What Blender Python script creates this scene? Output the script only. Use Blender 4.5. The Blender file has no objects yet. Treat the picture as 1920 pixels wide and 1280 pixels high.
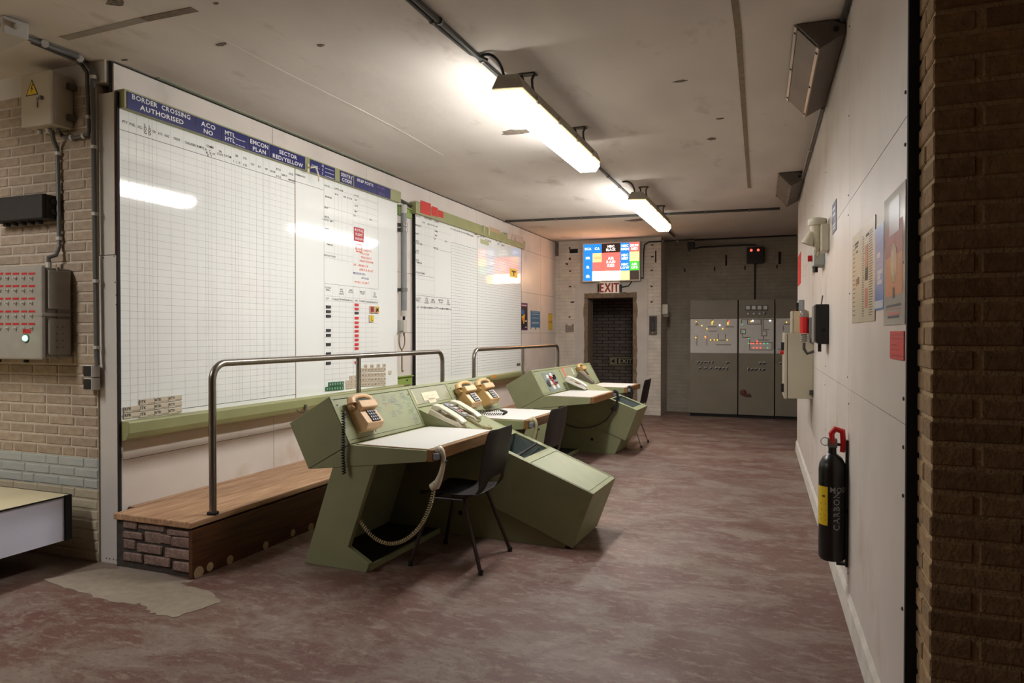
import bpy, bmesh, math, random
from mathutils import Vector, Matrix
random.seed(7)
S = bpy.context.scene
COL = S.collection
R = math.radians

# ------------------------------------------------------------------ camera
F_PX, YAW, PITCH, CAM = 1309.0, R(20.97), R(0.64), Vector((0, 0, 1.4))
cd = bpy.data.cameras.new('camera'); cam = bpy.data.objects.new('camera', cd); COL.objects.link(cam)
cd.sensor_width = 36; cd.lens = F_PX / 1920 * 36; cd.clip_start = 0.05
cam.location = CAM; cam.rotation_euler = (R(90) - PITCH, 0, YAW)
S.camera = cam
# ------------------------------------------------------------------ world, exposure, lamps
w = bpy.data.worlds.new('world'); S.world = w; w.use_nodes = True
w.node_tree.nodes['Background'].inputs[0].default_value = (1, .93, .86, 1)
w.node_tree.nodes['Background'].inputs[1].default_value = 0.0
S.view_settings.view_transform = 'Standard'; S.view_settings.look = 'None'
S.view_settings.gamma = 1; S.view_settings.use_curve_mapping = False
S.view_settings.exposure = 0.7
S.cycles.max_bounces = 7; S.cycles.diffuse_bounces = 4; S.cycles.glossy_bounces = 3; S.cycles.transmission_bounces = 2
S.cycles.caustics_reflective = False; S.cycles.caustics_refractive = False; S.cycles.adaptive_threshold = .025
TUBE = 40.0          # radiance of the luminaire diffusers
TUBE_COL = (1.0, .993, .968)
SIGN = 4.2           # radiance of the backlit sign tiles

# ------------------------------------------------------------------ measured room
XL, ZC, YD, YN = -3.779, 3.055, 12.05, 3.07      # left panels, ceiling, door wall, near brick wall
FW = Vector((-math.sin(YAW) * math.cos(PITCH), math.cos(YAW) * math.cos(PITCH), -math.sin(PITCH)))
RT = Vector((math.cos(YAW), math.sin(YAW), 0)); UP = RT.cross(FW)
def onplane(px, py, P, N):
    r = FW * F_PX + RT * (px - 960) + UP * (640 - py)
    P = Vector(P); N = Vector(N)
    return CAM + r * ((P - CAM).dot(N) / r.dot(N))
def at(px, py, x=None, y=None, z=None):
    if x is not None: return onplane(px, py, (x, 0, 0), (1, 0, 0))
    if y is not None: return onplane(px, py, (0, y, 0), (0, 1, 0))
    return onplane(px, py, (0, 0, z), (0, 0, 1))
RWS = -0.02392                                     # the right wall runs slightly out of square
RWA = math.atan(-RWS)                              # its rotation about z
def rwx(y): return .346 + RWS * (y - 3)
def rw(px, py, off=0): return onplane(px, py, (.346 - off, 3, 0), (1, -RWS, 0))

# ------------------------------------------------------------------ materials
MATS = {}
def lin(c):
    return tuple(((v / 255) / 12.92 if v <= 10 else ((v / 255 + .055) / 1.055) ** 2.4) for v in c)
def M(name, rgb, rough=.6, metal=0, var=0, scale=8, bump=0, bscale=60, spec=.5, emit=0, emit_col=None, rnd=0, coat=0, dirt=None, stretch=None, alpha=1, trans=0):
    if name in MATS: return MATS[name]
    m = bpy.data.materials.new(name); MATS[name] = m; m.use_nodes = True
    nt = m.node_tree; b = nt.nodes['Principled BSDF']
    c = lin(rgb) + (1,)
    b.inputs['Base Color'].default_value = c
    b.inputs['Roughness'].default_value = rough; b.inputs['Metallic'].default_value = metal
    b.inputs['Specular IOR Level'].default_value = spec
    if coat: b.inputs['Coat Weight'].default_value = coat; b.inputs['Coat Roughness'].default_value = .05
    if trans: b.inputs['Transmission Weight'].default_value = trans
    if alpha < 1: b.inputs['Alpha'].default_value = alpha
    if emit:
        b.inputs['Emission Color'].default_value = lin(emit_col or rgb) + (1,)
        b.inputs['Emission Strength'].default_value = emit
    tc = nt.nodes.new('ShaderNodeTexCoord')
    vec = tc.outputs['Object']
    if stretch:
        mp = nt.nodes.new('ShaderNodeMapping'); mp.inputs['Scale'].default_value = stretch
        nt.links.new(vec, mp.inputs[0]); vec = mp.outputs[0]
    last = None
    def mix(fac_socket, colA, colB, typ='MIX'):
        x = nt.nodes.new('ShaderNodeMix'); x.data_type = 'RGBA'; x.blend_type = typ
        if fac_socket is not None: nt.links.new(fac_socket, x.inputs[0])
        for s, v in ((6, colA), (7, colB)):
            if isinstance(v, bpy.types.NodeSocket): nt.links.new(v, x.inputs[s])
            else: x.inputs[s].default_value = v
        return x.outputs[2]
    if var > .02:
        n = nt.nodes.new('ShaderNodeTexNoise'); n.inputs['Scale'].default_value = scale; n.inputs['Detail'].default_value = 2 if var > .09 else 1
        nt.links.new(vec, n.inputs['Vector'])
        rp = nt.nodes.new('ShaderNodeMapRange'); rp.inputs[1].default_value = .3; rp.inputs[2].default_value = .7
        nt.links.new(n.outputs[0], rp.inputs[0])
        lo = tuple(v * (1 - var) for v in c[:3]) + (1,); hi = tuple(min(1, v * (1 + var)) for v in c[:3]) + (1,)
        last = mix(rp.outputs[0], lo, hi)
    if dirt:
        dcol, dscale, dlo, dhi = dirt
        n = nt.nodes.new('ShaderNodeTexNoise'); n.inputs['Scale'].default_value = dscale; n.inputs['Detail'].default_value = 4; n.inputs['Roughness'].default_value = .65
        nt.links.new(vec, n.inputs['Vector'])
        rp = nt.nodes.new('ShaderNodeMapRange'); rp.inputs[1].default_value = dlo; rp.inputs[2].default_value = dhi
        nt.links.new(n.outputs[0], rp.inputs[0])
        last = mix(rp.outputs[0], last if last else c, lin(dcol) + (1,))
    if rnd:
        oi = nt.nodes.new('ShaderNodeObjectInfo')
        rp = nt.nodes.new('ShaderNodeMapRange'); rp.inputs[3].default_value = 1 - rnd; rp.inputs[4].default_value = 1 + rnd
        nt.links.new(oi.outputs['Random'], rp.inputs[0])
        hs = nt.nodes.new('ShaderNodeHueSaturation'); nt.links.new(rp.outputs[0], hs.inputs['Value'])
        if last: nt.links.new(last, hs.inputs['Color'])
        else: hs.inputs['Color'].default_value = c
        last = hs.outputs[0]
    if last: nt.links.new(last, b.inputs['Base Color'])
    if bump:
        n = nt.nodes.new('ShaderNodeTexNoise'); n.inputs['Scale'].default_value = bscale; n.inputs['Detail'].default_value = 2
        nt.links.new(vec, n.inputs['Vector'])
        bp = nt.nodes.new('ShaderNodeBump'); bp.inputs['Strength'].default_value = bump; bp.inputs['Distance'].default_value = .01
        nt.links.new(n.outputs[0], bp.inputs['Height']); nt.links.new(bp.outputs[0], b.inputs['Normal'])
    return m

def brickwall_mat(name, brick, mortar, rough, bumpd, bw=.225, bh=.0635, var=.1):
    m = bpy.data.materials.new(name); MATS[name] = m; m.use_nodes = True
    nt = m.node_tree; b = nt.nodes['Principled BSDF']; b.inputs['Roughness'].default_value = rough
    tc = nt.nodes.new('ShaderNodeTexCoord'); sp = nt.nodes.new('ShaderNodeSeparateXYZ'); cb = nt.nodes.new('ShaderNodeCombineXYZ')
    ad = nt.nodes.new('ShaderNodeMath'); ad.operation = 'ADD'
    nt.links.new(tc.outputs['Object'], sp.inputs[0]); nt.links.new(sp.outputs[0], ad.inputs[0]); nt.links.new(sp.outputs[1], ad.inputs[1])
    nt.links.new(ad.outputs[0], cb.inputs[0]); nt.links.new(sp.outputs[2], cb.inputs[1])
    t = nt.nodes.new('ShaderNodeTexBrick'); nt.links.new(cb.outputs[0], t.inputs['Vector'])
    t.inputs['Scale'].default_value = 1; t.inputs['Brick Width'].default_value = bw; t.inputs['Row Height'].default_value = bh
    t.inputs['Mortar Size'].default_value = .006; t.inputs['Mortar Smooth'].default_value = .3
    c = lin(brick)
    t.inputs['Color1'].default_value = tuple(v * (1 - var) for v in c) + (1,); t.inputs['Color2'].default_value = tuple(v * (1 + var) for v in c) + (1,)
    t.inputs['Mortar'].default_value = lin(mortar) + (1,)
    n = nt.nodes.new('ShaderNodeTexNoise'); n.inputs['Scale'].default_value = 5; n.inputs['Detail'].default_value = 3; nt.links.new(tc.outputs['Object'], n.inputs['Vector'])
    rp = nt.nodes.new('ShaderNodeMapRange'); rp.inputs[1].default_value = .3; rp.inputs[2].default_value = .7; rp.inputs[3].default_value = .86; rp.inputs[4].default_value = 1.08
    nt.links.new(n.outputs[0], rp.inputs[0])
    hs = nt.nodes.new('ShaderNodeHueSaturation'); nt.links.new(rp.outputs[0], hs.inputs['Value']); nt.links.new(t.outputs[0], hs.inputs['Color'])
    nt.links.new(hs.outputs[0], b.inputs['Base Color'])
    bp = nt.nodes.new('ShaderNodeBump'); bp.inputs['Strength'].default_value = bumpd; bp.inputs['Distance'].default_value = .008; bp.invert = True
    nt.links.new(t.outputs['Fac'], bp.inputs['Height']); nt.links.new(bp.outputs[0], b.inputs['Normal'])
    return m

def floor_mat():
    m = bpy.data.materials.new('worn_red_floor'); MATS['floor'] = m; m.use_nodes = True
    nt = m.node_tree; b = nt.nodes['Principled BSDF']
    tc = nt.nodes.new('ShaderNodeTexCoord')
    def noise(sc, det=8, rough=.6, stretch=None, dist=0):
        n = nt.nodes.new('ShaderNodeTexNoise'); n.inputs['Scale'].default_value = sc; n.inputs['Detail'].default_value = det
        n.inputs['Roughness'].default_value = rough; n.inputs['Distortion'].default_value = dist
        v = tc.outputs['Object']
        if stretch:
            mp = nt.nodes.new('ShaderNodeMapping'); mp.inputs['Scale'].default_value = stretch; mp.inputs['Rotation'].default_value = (0, 0, R(20))
            nt.links.new(v, mp.inputs[0]); v = mp.outputs[0]
        nt.links.new(v, n.inputs['Vector']); return n.outputs[0]
    def rng(s, a, c, lo=0, hi=1):
        r = nt.nodes.new('ShaderNodeMapRange'); r.inputs[1].default_value = a; r.inputs[2].default_value = c; r.inputs[3].default_value = lo; r.inputs[4].default_value = hi
        nt.links.new(s, r.inputs[0]); return r.outputs[0]
    def mix(f, A, B):
        x = nt.nodes.new('ShaderNodeMix'); x.data_type = 'RGBA'; nt.links.new(f, x.inputs[0])
        for s, v in ((6, A), (7, B)):
            if isinstance(v, bpy.types.NodeSocket): nt.links.new(v, x.inputs[s])
            else: x.inputs[s].default_value = lin(v) + (1,)
        return x.outputs[2]
    a = mix(rng(noise(1.1, 2), .35, .65), (98, 64, 55), (108, 80, 69))
    a = mix(rng(noise(2.3, 6, .7, (1, 1.6, 1), .6), .47, .6), a, (124, 107, 96))
    a = mix(rng(noise(9, 4, .75, (1, 2.2, 1), .4), .52, .66, 0, .75), a, (140, 125, 113))
    a = mix(rng(noise(24, 3, .8, (1, 2, 1)), .55, .68, 0, .7), a, (78, 50, 44))
    a = mix(rng(noise(70, 2, .8), .58, .72, 0, .45), a, (134, 118, 108))
    a = mix(rng(noise(.55, 2), .55, .75, 0, .75), a, (126, 112, 100))
    # scratches
    v = nt.nodes.new('ShaderNodeTexVoronoi'); v.feature = 'DISTANCE_TO_EDGE'; v.inputs['Scale'].default_value = 1.7
    n2 = nt.nodes.new('ShaderNodeTexNoise'); n2.inputs['Scale'].default_value = 3; nt.links.new(tc.outputs['Object'], n2.inputs['Vector'])
    vm = nt.nodes.new('ShaderNodeVectorMath'); vm.operation = 'ADD'; nt.links.new(tc.outputs['Object'], vm.inputs[0]); nt.links.new(n2.outputs['Color'], vm.inputs[1])
    nt.links.new(vm.outputs[0], v.inputs['Vector'])
    a = mix(rng(v.outputs['Distance'], .0, .006, .22, 0), a, (150, 138, 126))
    nt.links.new(a, b.inputs['Base Color'])
    nt.links.new(rng(noise(1.6, 2), .3, .7, .46, .7), b.inputs['Roughness'])
    bp = nt.nodes.new('ShaderNodeBump'); bp.inputs['Strength'].default_value = .12; bp.inputs['Distance'].default_value = .01
    nt.links.new(noise(30, 2), bp.inputs['Height']); nt.links.new(bp.outputs[0], b.inputs['Normal'])
    return m

def wood_mat(name, a, c, sc=(2.2, .35, 9), rough=.45):
    m = bpy.data.materials.new(name); MATS[name] = m; m.use_nodes = True
    nt = m.node_tree; b = nt.nodes['Principled BSDF']; b.inputs['Roughness'].default_value = rough
    tc = nt.nodes.new('ShaderNodeTexCoord'); mp = nt.nodes.new('ShaderNodeMapping'); mp.inputs['Scale'].default_value = sc
    n = nt.nodes.new('ShaderNodeTexNoise'); n.inputs['Scale'].default_value = 6; n.inputs['Detail'].default_value = 5; n.inputs['Distortion'].default_value = .7
    nt.links.new(tc.outputs['Object'], mp.inputs[0]); nt.links.new(mp.outputs[0], n.inputs['Vector'])
    cr = nt.nodes.new('ShaderNodeValToRGB'); cr.color_ramp.elements[0].position = .32; cr.color_ramp.elements[1].position = .7
    cr.color_ramp.elements[0].color = lin(a) + (1,); cr.color_ramp.elements[1].color = lin(c) + (1,)
    nt.links.new(n.outputs[0], cr.inputs[0]); nt.links.new(cr.outputs[0], b.inputs['Base Color'])
    return m

WHITE = M('white_wall_panel', (214, 205, 197), .42, var=.05, scale=3, dirt=((186, 170, 152), 1.6, .58, .82))
WHITE_EDGE = M('dark_panel_joint', (40, 36, 33), .8, var=.1)
CEIL = M('painted_concrete', (210, 202, 194), .85, var=.06, scale=2.5, bump=.25, bscale=14, dirt=((170, 156, 142), 3.2, .60, .85), stretch=(1, .5, 1))
FLOOR = floor_mat()
PAINTBRICK = brickwall_mat('white_painted_brick', (212, 203, 190), (200, 190, 176), .7, .5, var=.03)
DARKBRICK = brickwall_mat('grey_corridor_brick', (118, 104, 96), (44, 38, 34), .85, .8, var=.16)
RECESSBRICK = brickwall_mat('grey_painted_brick', (160, 150, 134), (150, 140, 124), .75, .4, var=.03)
BRICK = M('buff_brick', (158, 140, 121), .9, var=.14, scale=22, bump=.5, bscale=90, rnd=.11)
BRICKBLUE = M('grey_blue_painted_brick', (164, 166, 162), .7, var=.05, scale=10, bump=.3, bscale=50, rnd=.04)
BRICKCREAM = M('cream_painted_brick', (176, 164, 140), .7, var=.06, scale=10, bump=.3, bscale=50, rnd=.05)
MORTAR = M('pale_mortar', (186, 172, 155), .95, var=.08, scale=40, bump=.5, bscale=120)
PIERBRICK = M('brown_pier_brick', (160, 132, 98), .95, var=.22, scale=30, bump=.35, bscale=110, rnd=.2)
PIERMORTAR = M('brown_pier_mortar', (186, 162, 126), .95, var=.1, scale=40, bump=.5, bscale=120)
PURPLEBRICK = M('purple_brown_brick', (138, 114, 104), .9, var=.3, scale=30, bump=.8, bscale=80, rnd=.2)
DARKMORTAR = M('dark_mortar', (62, 55, 49), .95, var=.2, scale=40, bump=.6)
PLASTER = M('white_plaster', (200, 193, 184), .75, var=.05, scale=5, bump=.2, bscale=20)
ROUGHCON = M('raw_concrete_edge', (128, 110, 90), .95, var=.2, scale=18, bump=.8, bscale=40)
GREEN = M('sage_green_enamel', (141, 144, 108), .52, var=.05, scale=5, dirt=((120, 124, 90), 7, .62, .82))
GREENLT = M('sage_green_face_panel', (145, 149, 116), .52, var=.05, scale=7)
OLIVE = M('olive_green_rail_paint', (148, 149, 104), .45, var=.06, scale=5)
DKGREEN = M('dark_green_inside', (52, 58, 42), .7, var=.1)
BINGREY = M('blue_grey_bin_lining', (112, 122, 120), .6, var=.06)
BLACKGAP = M('black_groove', (16, 15, 13), .8, var=.1)
BLACK = M('black_plastic', (22, 21, 21), .45, var=.1)
BLACKMATT = M('matt_black_box', (40, 37, 34), .65, var=.15, scale=20)
CHAIRSHELL = M('dark_brown_plastic', (24, 16, 15), .5, var=.08, scale=10)
CHAIRLEG = M('brown_enamel_tube', (44, 24, 22), .35, var=.06)
CHROME = M('brushed_steel', (150, 144, 136), .3, 1, var=.06, scale=20)
STEEL = M('grey_steel', (120, 118, 114), .42, .8, var=.08)
STEELDK = M('dark_grey_conduit', (70, 67, 63), .5, .3, var=.08)
CONDUIT = M('grey_plastic_conduit', (92, 90, 86), .5, var=.06)
PALEGREY = M('pale_grey_plastic', (190, 186, 178), .5, var=.04)
BEIGEBOX = M('beige_enamel_box', (186, 176, 156), .45, var=.04, scale=4)
GREYBOX = M('grey_cast_box', (146, 140, 130), .5, var=.06, scale=10)
CREAMBOX = M('cream_grey_cabinet', (178, 170, 148), .45, var=.04, scale=4)
CABINET = M('olive_grey_cabinet', (124, 115, 98), .5, var=.05, scale=3)
MIMIC = M('pale_mimic_panel', (206, 202, 196), .5, var=.03)
BOARD = M('glossy_white_board', (238, 239, 236), .06, var=.015, scale=2, spec=.6)
DESKWHITE = M('white_laminate', (206, 204, 199), .5, var=.02)
LINE = M('grey_printed_line', (178, 178, 176), .5, var=.02)
LINEDK = M('black_printed_line', (96, 96, 96), .5, var=.02)
INK = M('black_print', (38, 38, 38), .6, var=.02)
INKRED = M('orange_red_marker', (222, 88, 60), .6, var=.05)
INKBLUE = M('blue_marker', (70, 80, 130), .6, var=.05)
INKGREEN = M('green_marker', (52, 120, 90), .6, var=.05)
BLUEPLATE = M('navy_blue_plate', (24, 28, 96), .3, var=.06)
WHITEINK = M('white_print', (225, 225, 225), .5, var=.02)
REDCARD = M('bright_red_card', (204, 42, 32), .6, var=.05)
DARKRED = M('dark_red_plate', (178, 34, 38), .5, var=.05)
YELLOW = M('yellow_plastic', (226, 190, 30), .5, var=.04)
TILECREAM = M('cream_magnet_tile', (208, 194, 172), .55, var=.05)
TILEGREEN = M('green_magnet_tile', (44, 104, 68), .5, var=.06)
TILEBLACK = M('black_magnet_tag', (44, 46, 50), .5, var=.06)
TILERED = M('red_magnet_tag', (212, 48, 50), .5, var=.06)
PHONE = M('beige_phone_plastic', (206, 168, 124), .38, var=.04)
PHONEDK = M('tan_phone_plastic', (196, 158, 104), .38, var=.04)
CREAM = M('cream_phone_plastic', (212, 204, 182), .4, var=.03)
CREAMDK = M('aged_cream_plastic', (180, 168, 130), .4, var=.05)
KEYS = M('black_keys', (24, 25, 32), .4, var=.05)
OAK = wood_mat('brown_hardwood_lipping', (112, 78, 42), (150, 108, 60), (8, 1, 8), .5)
PLANK = wood_mat('worn_teak_plank', (146, 106, 76), (196, 158, 122), (7, .5, 4), .5)
VENEER = wood_mat('dark_teak_veneer', (58, 33, 18), (100, 60, 32), (4, .5, 9), .4)
PLUG = M('tan_wood_plug', (182, 156, 120), .7, var=.08, scale=30)
LAMPBODY = M('grey_luminaire_body', (150, 142, 128), .6, var=.06)
LENSRIM = M('yellowed_diffuser_rim', (226, 206, 150), .35, var=.05, emit=1.2, emit_col=(255, 226, 160))
LENS = M('lit_acrylic_diffuser', (255, 250, 240), .4, var=.01, emit=TUBE)
LENS.node_tree.nodes['Principled BSDF'].inputs['Emission Color'].default_value = TUBE_COL + (1,)
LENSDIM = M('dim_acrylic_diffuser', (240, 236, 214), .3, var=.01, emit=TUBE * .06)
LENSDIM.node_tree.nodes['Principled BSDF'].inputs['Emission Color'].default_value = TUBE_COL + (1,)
TABLETOP = M('ivory_laminate', (208, 196, 160), .4, var=.06, scale=4)
TABLESIDE = M('pale_lilac_laminate', (226, 228, 246), .45, var=.02)
SAND = M('sandy_mortar_patch', (146, 133, 117), .95, var=.1, scale=20, bump=.4, bscale=90)
PAPER = M('paper_white', (214, 208, 196), .7, var=.03)
FOIL = M('clear_laminate_sleeve', (205, 200, 192), .15, var=.03)
REDPLASTIC = M('red_plastic', (196, 30, 28), .35, var=.05)
EXTBLACK = M('gloss_black_cylinder', (14, 13, 13), .3, var=.1)
STENCIL = M('grey_stencil', (140, 138, 134), .7, var=.05)
CLEAR = M('dusty_clear_acrylic', (112, 102, 94), .55, var=.12, scale=6, spec=.3)
LUMGREY = M('dark_bronze_housing', (92, 82, 76), .55, var=.1, scale=10)

# ------------------------------------------------------------------ glyphs
GLY = {}
def load_glyphs(chars):
    dg = bpy.context.evaluated_depsgraph_get()
    for ch in chars:
        cu = bpy.data.curves.new('g', 'FONT'); cu.body = ch; cu.size = 1; cu.resolution_u = 2; cu.offset = .02
        o = bpy.data.objects.new('g', cu); COL.objects.link(o); dg.update()
        me = bpy.data.meshes.new_from_object(o.evaluated_get(dg))
        vs = [(v.co.x, v.co.y) for v in me.vertices]; fs = [tuple(p.vertices) for p in me.polygons]
        GLY[ch] = (vs, fs, min([v[0] for v in vs] or [0]), max([v[0] for v in vs] or [.3]))
        bpy.data.objects.remove(o); bpy.data.curves.remove(cu); bpy.data.meshes.remove(me)
load_glyphs('ABCDEFGHIJKLMNOPQRSTUVWXYZ0123456789/-_.')

# ------------------------------------------------------------------ mesh builder
def chamfer_pts(pts, c): return pts
class MB:
    def __init__(s, m=None): s.v = []; s.f = []; s.mi = []; s.m = m or Matrix(); s.k = 0
    def add(s, vs, fs):
        n = len(s.v); s.v += [s.m @ Vector(v) for v in vs]; s.f += [tuple(i + n for i in f) for f in fs]; s.mi += [s.k] * len(fs); return s
    def box(s, x0, x1, y0, y1, z0, z1):
        return s.add([(x, y, z) for z in (z0, z1) for y in (y0, y1) for x in (x0, x1)], [(0, 2, 3, 1), (4, 5, 7, 6), (0, 1, 5, 4), (2, 6, 7, 3), (0, 4, 6, 2), (1, 3, 7, 5)])
    def prism(s, pts, a, b, axis='y'):       # pts (p,q): axis y -> (x,z); axis x -> (y,z); axis z -> (x,y)
        def mk(p, t): return (p[0], t, p[1]) if axis == 'y' else (t, p[0], p[1]) if axis == 'x' else (p[0], p[1], t)
        n = len(pts)
        ar = sum(pts[i][0] * pts[(i + 1) % n][1] - pts[(i + 1) % n][0] * pts[i][1] for i in range(n))
        if (ar < 0) != (axis == 'y'): pts = pts[::-1]
        vs = [mk(p, a) for p in pts] + [mk(p, b) for p in pts]
        fs = [tuple(range(n))[::-1], tuple(range(n, 2 * n))] + [(i, (i + 1) % n, n + (i + 1) % n, n + i) for i in range(n)]
        return s.add(vs, fs)
    def ring(s, P, u, v, r, n): return [P + (u * math.cos(2 * math.pi * i / n) + v * math.sin(2 * math.pi * i / n)) * r for i in range(n)]
    def tube(s, path, r, n=8, cap=True):
        path = [Vector(p) for p in path]; vs = []; fs = []
        t = (path[1] - path[0]).normalized(); u = t.orthogonal().normalized(); 
        for i, P in enumerate(path):
            t = ((path[min(i + 1, len(path) - 1)] - P).normalized() + (P - path[max(i - 1, 0)]).normalized())
            t = t.normalized() if t.length > 1e-9 else Vector((0, 0, 1))
            u = (u - t * u.dot(t)); u = u.normalized() if u.length > 1e-6 else t.orthogonal().normalized()
            rr = r[i] if isinstance(r, (list, tuple)) else r
            vs += s.ring(P, u, t.cross(u), rr, n)
        for i in range(len(path) - 1):
            for j in range(n): fs.append((i * n + j, i * n + (j + 1) % n, (i + 1) * n + (j + 1) % n, (i + 1) * n + j))
        if cap: fs += [tuple(range(n))[::-1], tuple(range((len(path) - 1) * n, len(path) * n))]
        return s.add(vs, fs)
    def cyl(s, a, b, r, n=12, r2=None): return s.tube([a, b], [r, r if r2 is None else r2], n)
    def lathe(s, prof, n=20, c=(0, 0, 0)):
        vs = []; fs = []; c = Vector(c)
        for (r, z) in prof: vs += [c + Vector((r * math.cos(2 * math.pi * i / n), r * math.sin(2 * math.pi * i / n), z)) for i in range(n)]
        for i in range(len(prof) - 1):
            for j in range(n): fs.append((i * n + j, i * n + (j + 1) % n, (i + 1) * n + (j + 1) % n, (i + 1) * n + j))
        fs += [tuple(range(n))[::-1], tuple(range((len(prof) - 1) * n, len(prof) * n))]
        return s.add(vs, fs)
    def quad(s, a, b, c, d): return s.add([a, b, c, d], [(0, 1, 2, 3)])
    def text(s, t, o, size, align='L', wx=1, sp=.1, U=(1, 0, 0), V=(0, 1, 0)):
        U = Vector(U); V = Vector(V); o = Vector(o); x = 0; out = []
        for ch in t:
            if ch not in GLY: x += .3; continue
            vs, fs, a, b = GLY[ch]; out.append((vs, fs, x - a)); x += b - a + sp
        x -= sp; sh = 0 if align == 'L' else -x / 2 if align == 'C' else -x
        for vs, fs, dx in out: s.add([o + U * ((p[0] + dx + sh) * size * wx) + V * (p[1] * size) for p in vs], fs)
        return s
    def build(s, name, mat, parent=None, bevel=0, smooth=False, seg=2, loc=None):
        me = bpy.data.meshes.new(name); me.from_pydata([tuple(v) for v in s.v], [], s.f); 
        mats = mat if isinstance(mat, (list, tuple)) else [mat]
        for m in mats: me.materials.append(m)
        if len(mats) > 1: me.polygons.foreach_set('material_index', s.mi)
        bm = bmesh.new(); bm.from_mesh(me); bmesh.ops.recalc_face_normals(bm, faces=[f for f in bm.faces]) if not getattr(s, 'flat', False) else None
        bm.to_mesh(me); bm.free()
        if smooth:
            me.polygons.foreach_set('use_smooth', [True] * len(me.polygons))
            me.set_sharp_from_angle(angle=R(40))
        me.update()
        o = bpy.data.objects.new(name, me); COL.objects.link(o)
        if parent: o.parent = parent
        if loc: o.location = loc
        if bevel:
            b = o.modifiers.new('bevel', 'BEVEL'); b.width = bevel; b.segments = seg; b.limit_method = 'ANGLE'; b.angle_limit = R(35)
        return o
def flat(m=None):
    b = MB(m); b.flat = True; return b
def frame(o, U, V):                                # local x along U, y along V, z out of the surface
    U = Vector(U).normalized(); V = Vector(V).normalized(); N = U.cross(V)
    return Matrix(((U.x, V.x, N.x, o[0]), (U.y, V.y, N.y, o[1]), (U.z, V.z, N.z, o[2]), (0, 0, 0, 1)))
def tag(o, label=None, cat=None, group=None, kind=None):
    if label: o['label'] = label
    if cat: o['category'] = cat
    if group: o['group'] = group
    if kind: o['kind'] = kind
    return o
def thing(name, label, cat, loc=(0, 0, 0), rz=0, group=None, m=None, kind=None):
    o = bpy.data.objects.new(name, None); COL.objects.link(o); o.empty_display_size = .05
    if m is not None: o.matrix_world = m; o.location, q, o.scale = m.decompose(); o.rotation_euler = q.to_euler()
    else: o.location = loc; o.rotation_euler = (0, 0, rz)
    return tag(o, label, cat, group, kind)
def struct(o): o['kind'] = 'structure'; return o
def share(o, name, parent, loc, rot=None, scale=None):
    c = bpy.data.objects.new(name, o.data if hasattr(o, 'data') else o); COL.objects.link(c); c.parent = parent; c.location = loc
    if rot: c.rotation_euler = rot
    if scale: c.scale = scale
    return c
def copy_tree(o, parent=None):
    c = o.copy(); COL.objects.link(c); c.parent = parent
    for ch in list(o.children): copy_tree(ch, c)
    return c
def arc(c, r, a0, a1, n, U, V):
    c = Vector(c); U = Vector(U); V = Vector(V)
    return [c + U * (r * math.cos(a0 + (a1 - a0) * i / n)) + V * (r * math.sin(a0 + (a1 - a0) * i / n)) for i in range(n + 1)]
def bez(p0, p1, p2, p3, n=20):
    p0, p1, p2, p3 = map(Vector, (p0, p1, p2, p3)); return [p0 * (1 - t) ** 3 + p1 * (3 * t * (1 - t) ** 2) + p2 * (3 * t * t * (1 - t)) + p3 * t ** 3 for t in [i / n for i in range(n + 1)]]
def coil(mb, path, rc, rw_, turns, n=5, per=9):
    path = [Vector(p) for p in path]; L = [0]
    for a, b in zip(path, path[1:]): L.append(L[-1] + (b - a).length)
    def P(t):
        d = t * L[-1]
        for i in range(len(path) - 1):
            if d <= L[i + 1] or i == len(path) - 2:
                k = (d - L[i]) / max(1e-9, L[i + 1] - L[i]); return path[i].lerp(path[i + 1], k), (path[i + 1] - path[i]).normalized()
    pts = []; N = int(turns * per); u = None
    for i in range(N + 1):
        p, t = P(i / N)
        u = t.orthogonal().normalized() if u is None else (u - t * u.dot(t)).normalized()
        a = 2 * math.pi * i / per; pts.append(p + (u * math.cos(a) + t.cross(u) * math.sin(a)) * rc)
    return mb.tube(pts, rw_, n)
def rrect(wd, h, r, n=3):
    out = []
    for cx, cy, a in ((wd / 2 - r, h / 2 - r, 0), (-wd / 2 + r, h / 2 - r, 90), (-wd / 2 + r, -h / 2 + r, 180), (wd / 2 - r, -h / 2 + r, 270)):
        for i in range(n + 1): out.append((cx + r * math.cos(R(a + 90 * i / n)), cy + r * math.sin(R(a + 90 * i / n))))
    return out
def scribble(mb, x, y, L, h, n=10, wd=.0016):      # an illegible run of handwriting in the local xy plane
    p = Vector((x, y, 0)); pts = [p]
    for i in range(n): pts.append(Vector((x + L * (i + random.uniform(.1, .9)) / n, y + random.uniform(-h, h) * .5, 0)))
    for a, b in zip(pts, pts[1:]):
        d = (b - a); 
        if d.length < 1e-5: continue
        q = Vector((-d.y, d.x, 0)).normalized() * wd * .5
        mb.add([a - q, b - q, b + q, a + q], [(0, 1, 2, 3)])

# ================================================================== the setting
fl = struct(MB().box(-6.5, 3.5, -3, 14.6, -.12, 0).build('floor', FLOOR))
ce = struct(MB().box(-6.5, 3.5, -3, 14.6, ZC, ZC + .15).build('ceiling', CEIL))
def poly_flat(name, pts, z0, z1, mat, parent):      # an irregular thin slab seen from one side
    return MB().prism(pts, z0, z1, 'z').build(name, mat, parent)
def rough_outline(pts, k=6, j=.02):
    out = []
    for (a, b) in zip(pts, pts[1:] + pts[:1]):
        for i in range(k):
            t = i / k; out.append((a[0] + (b[0] - a[0]) * t + random.uniform(-j, j), a[1] + (b[1] - a[1]) * t + random.uniform(-j, j)))
    return out
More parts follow.
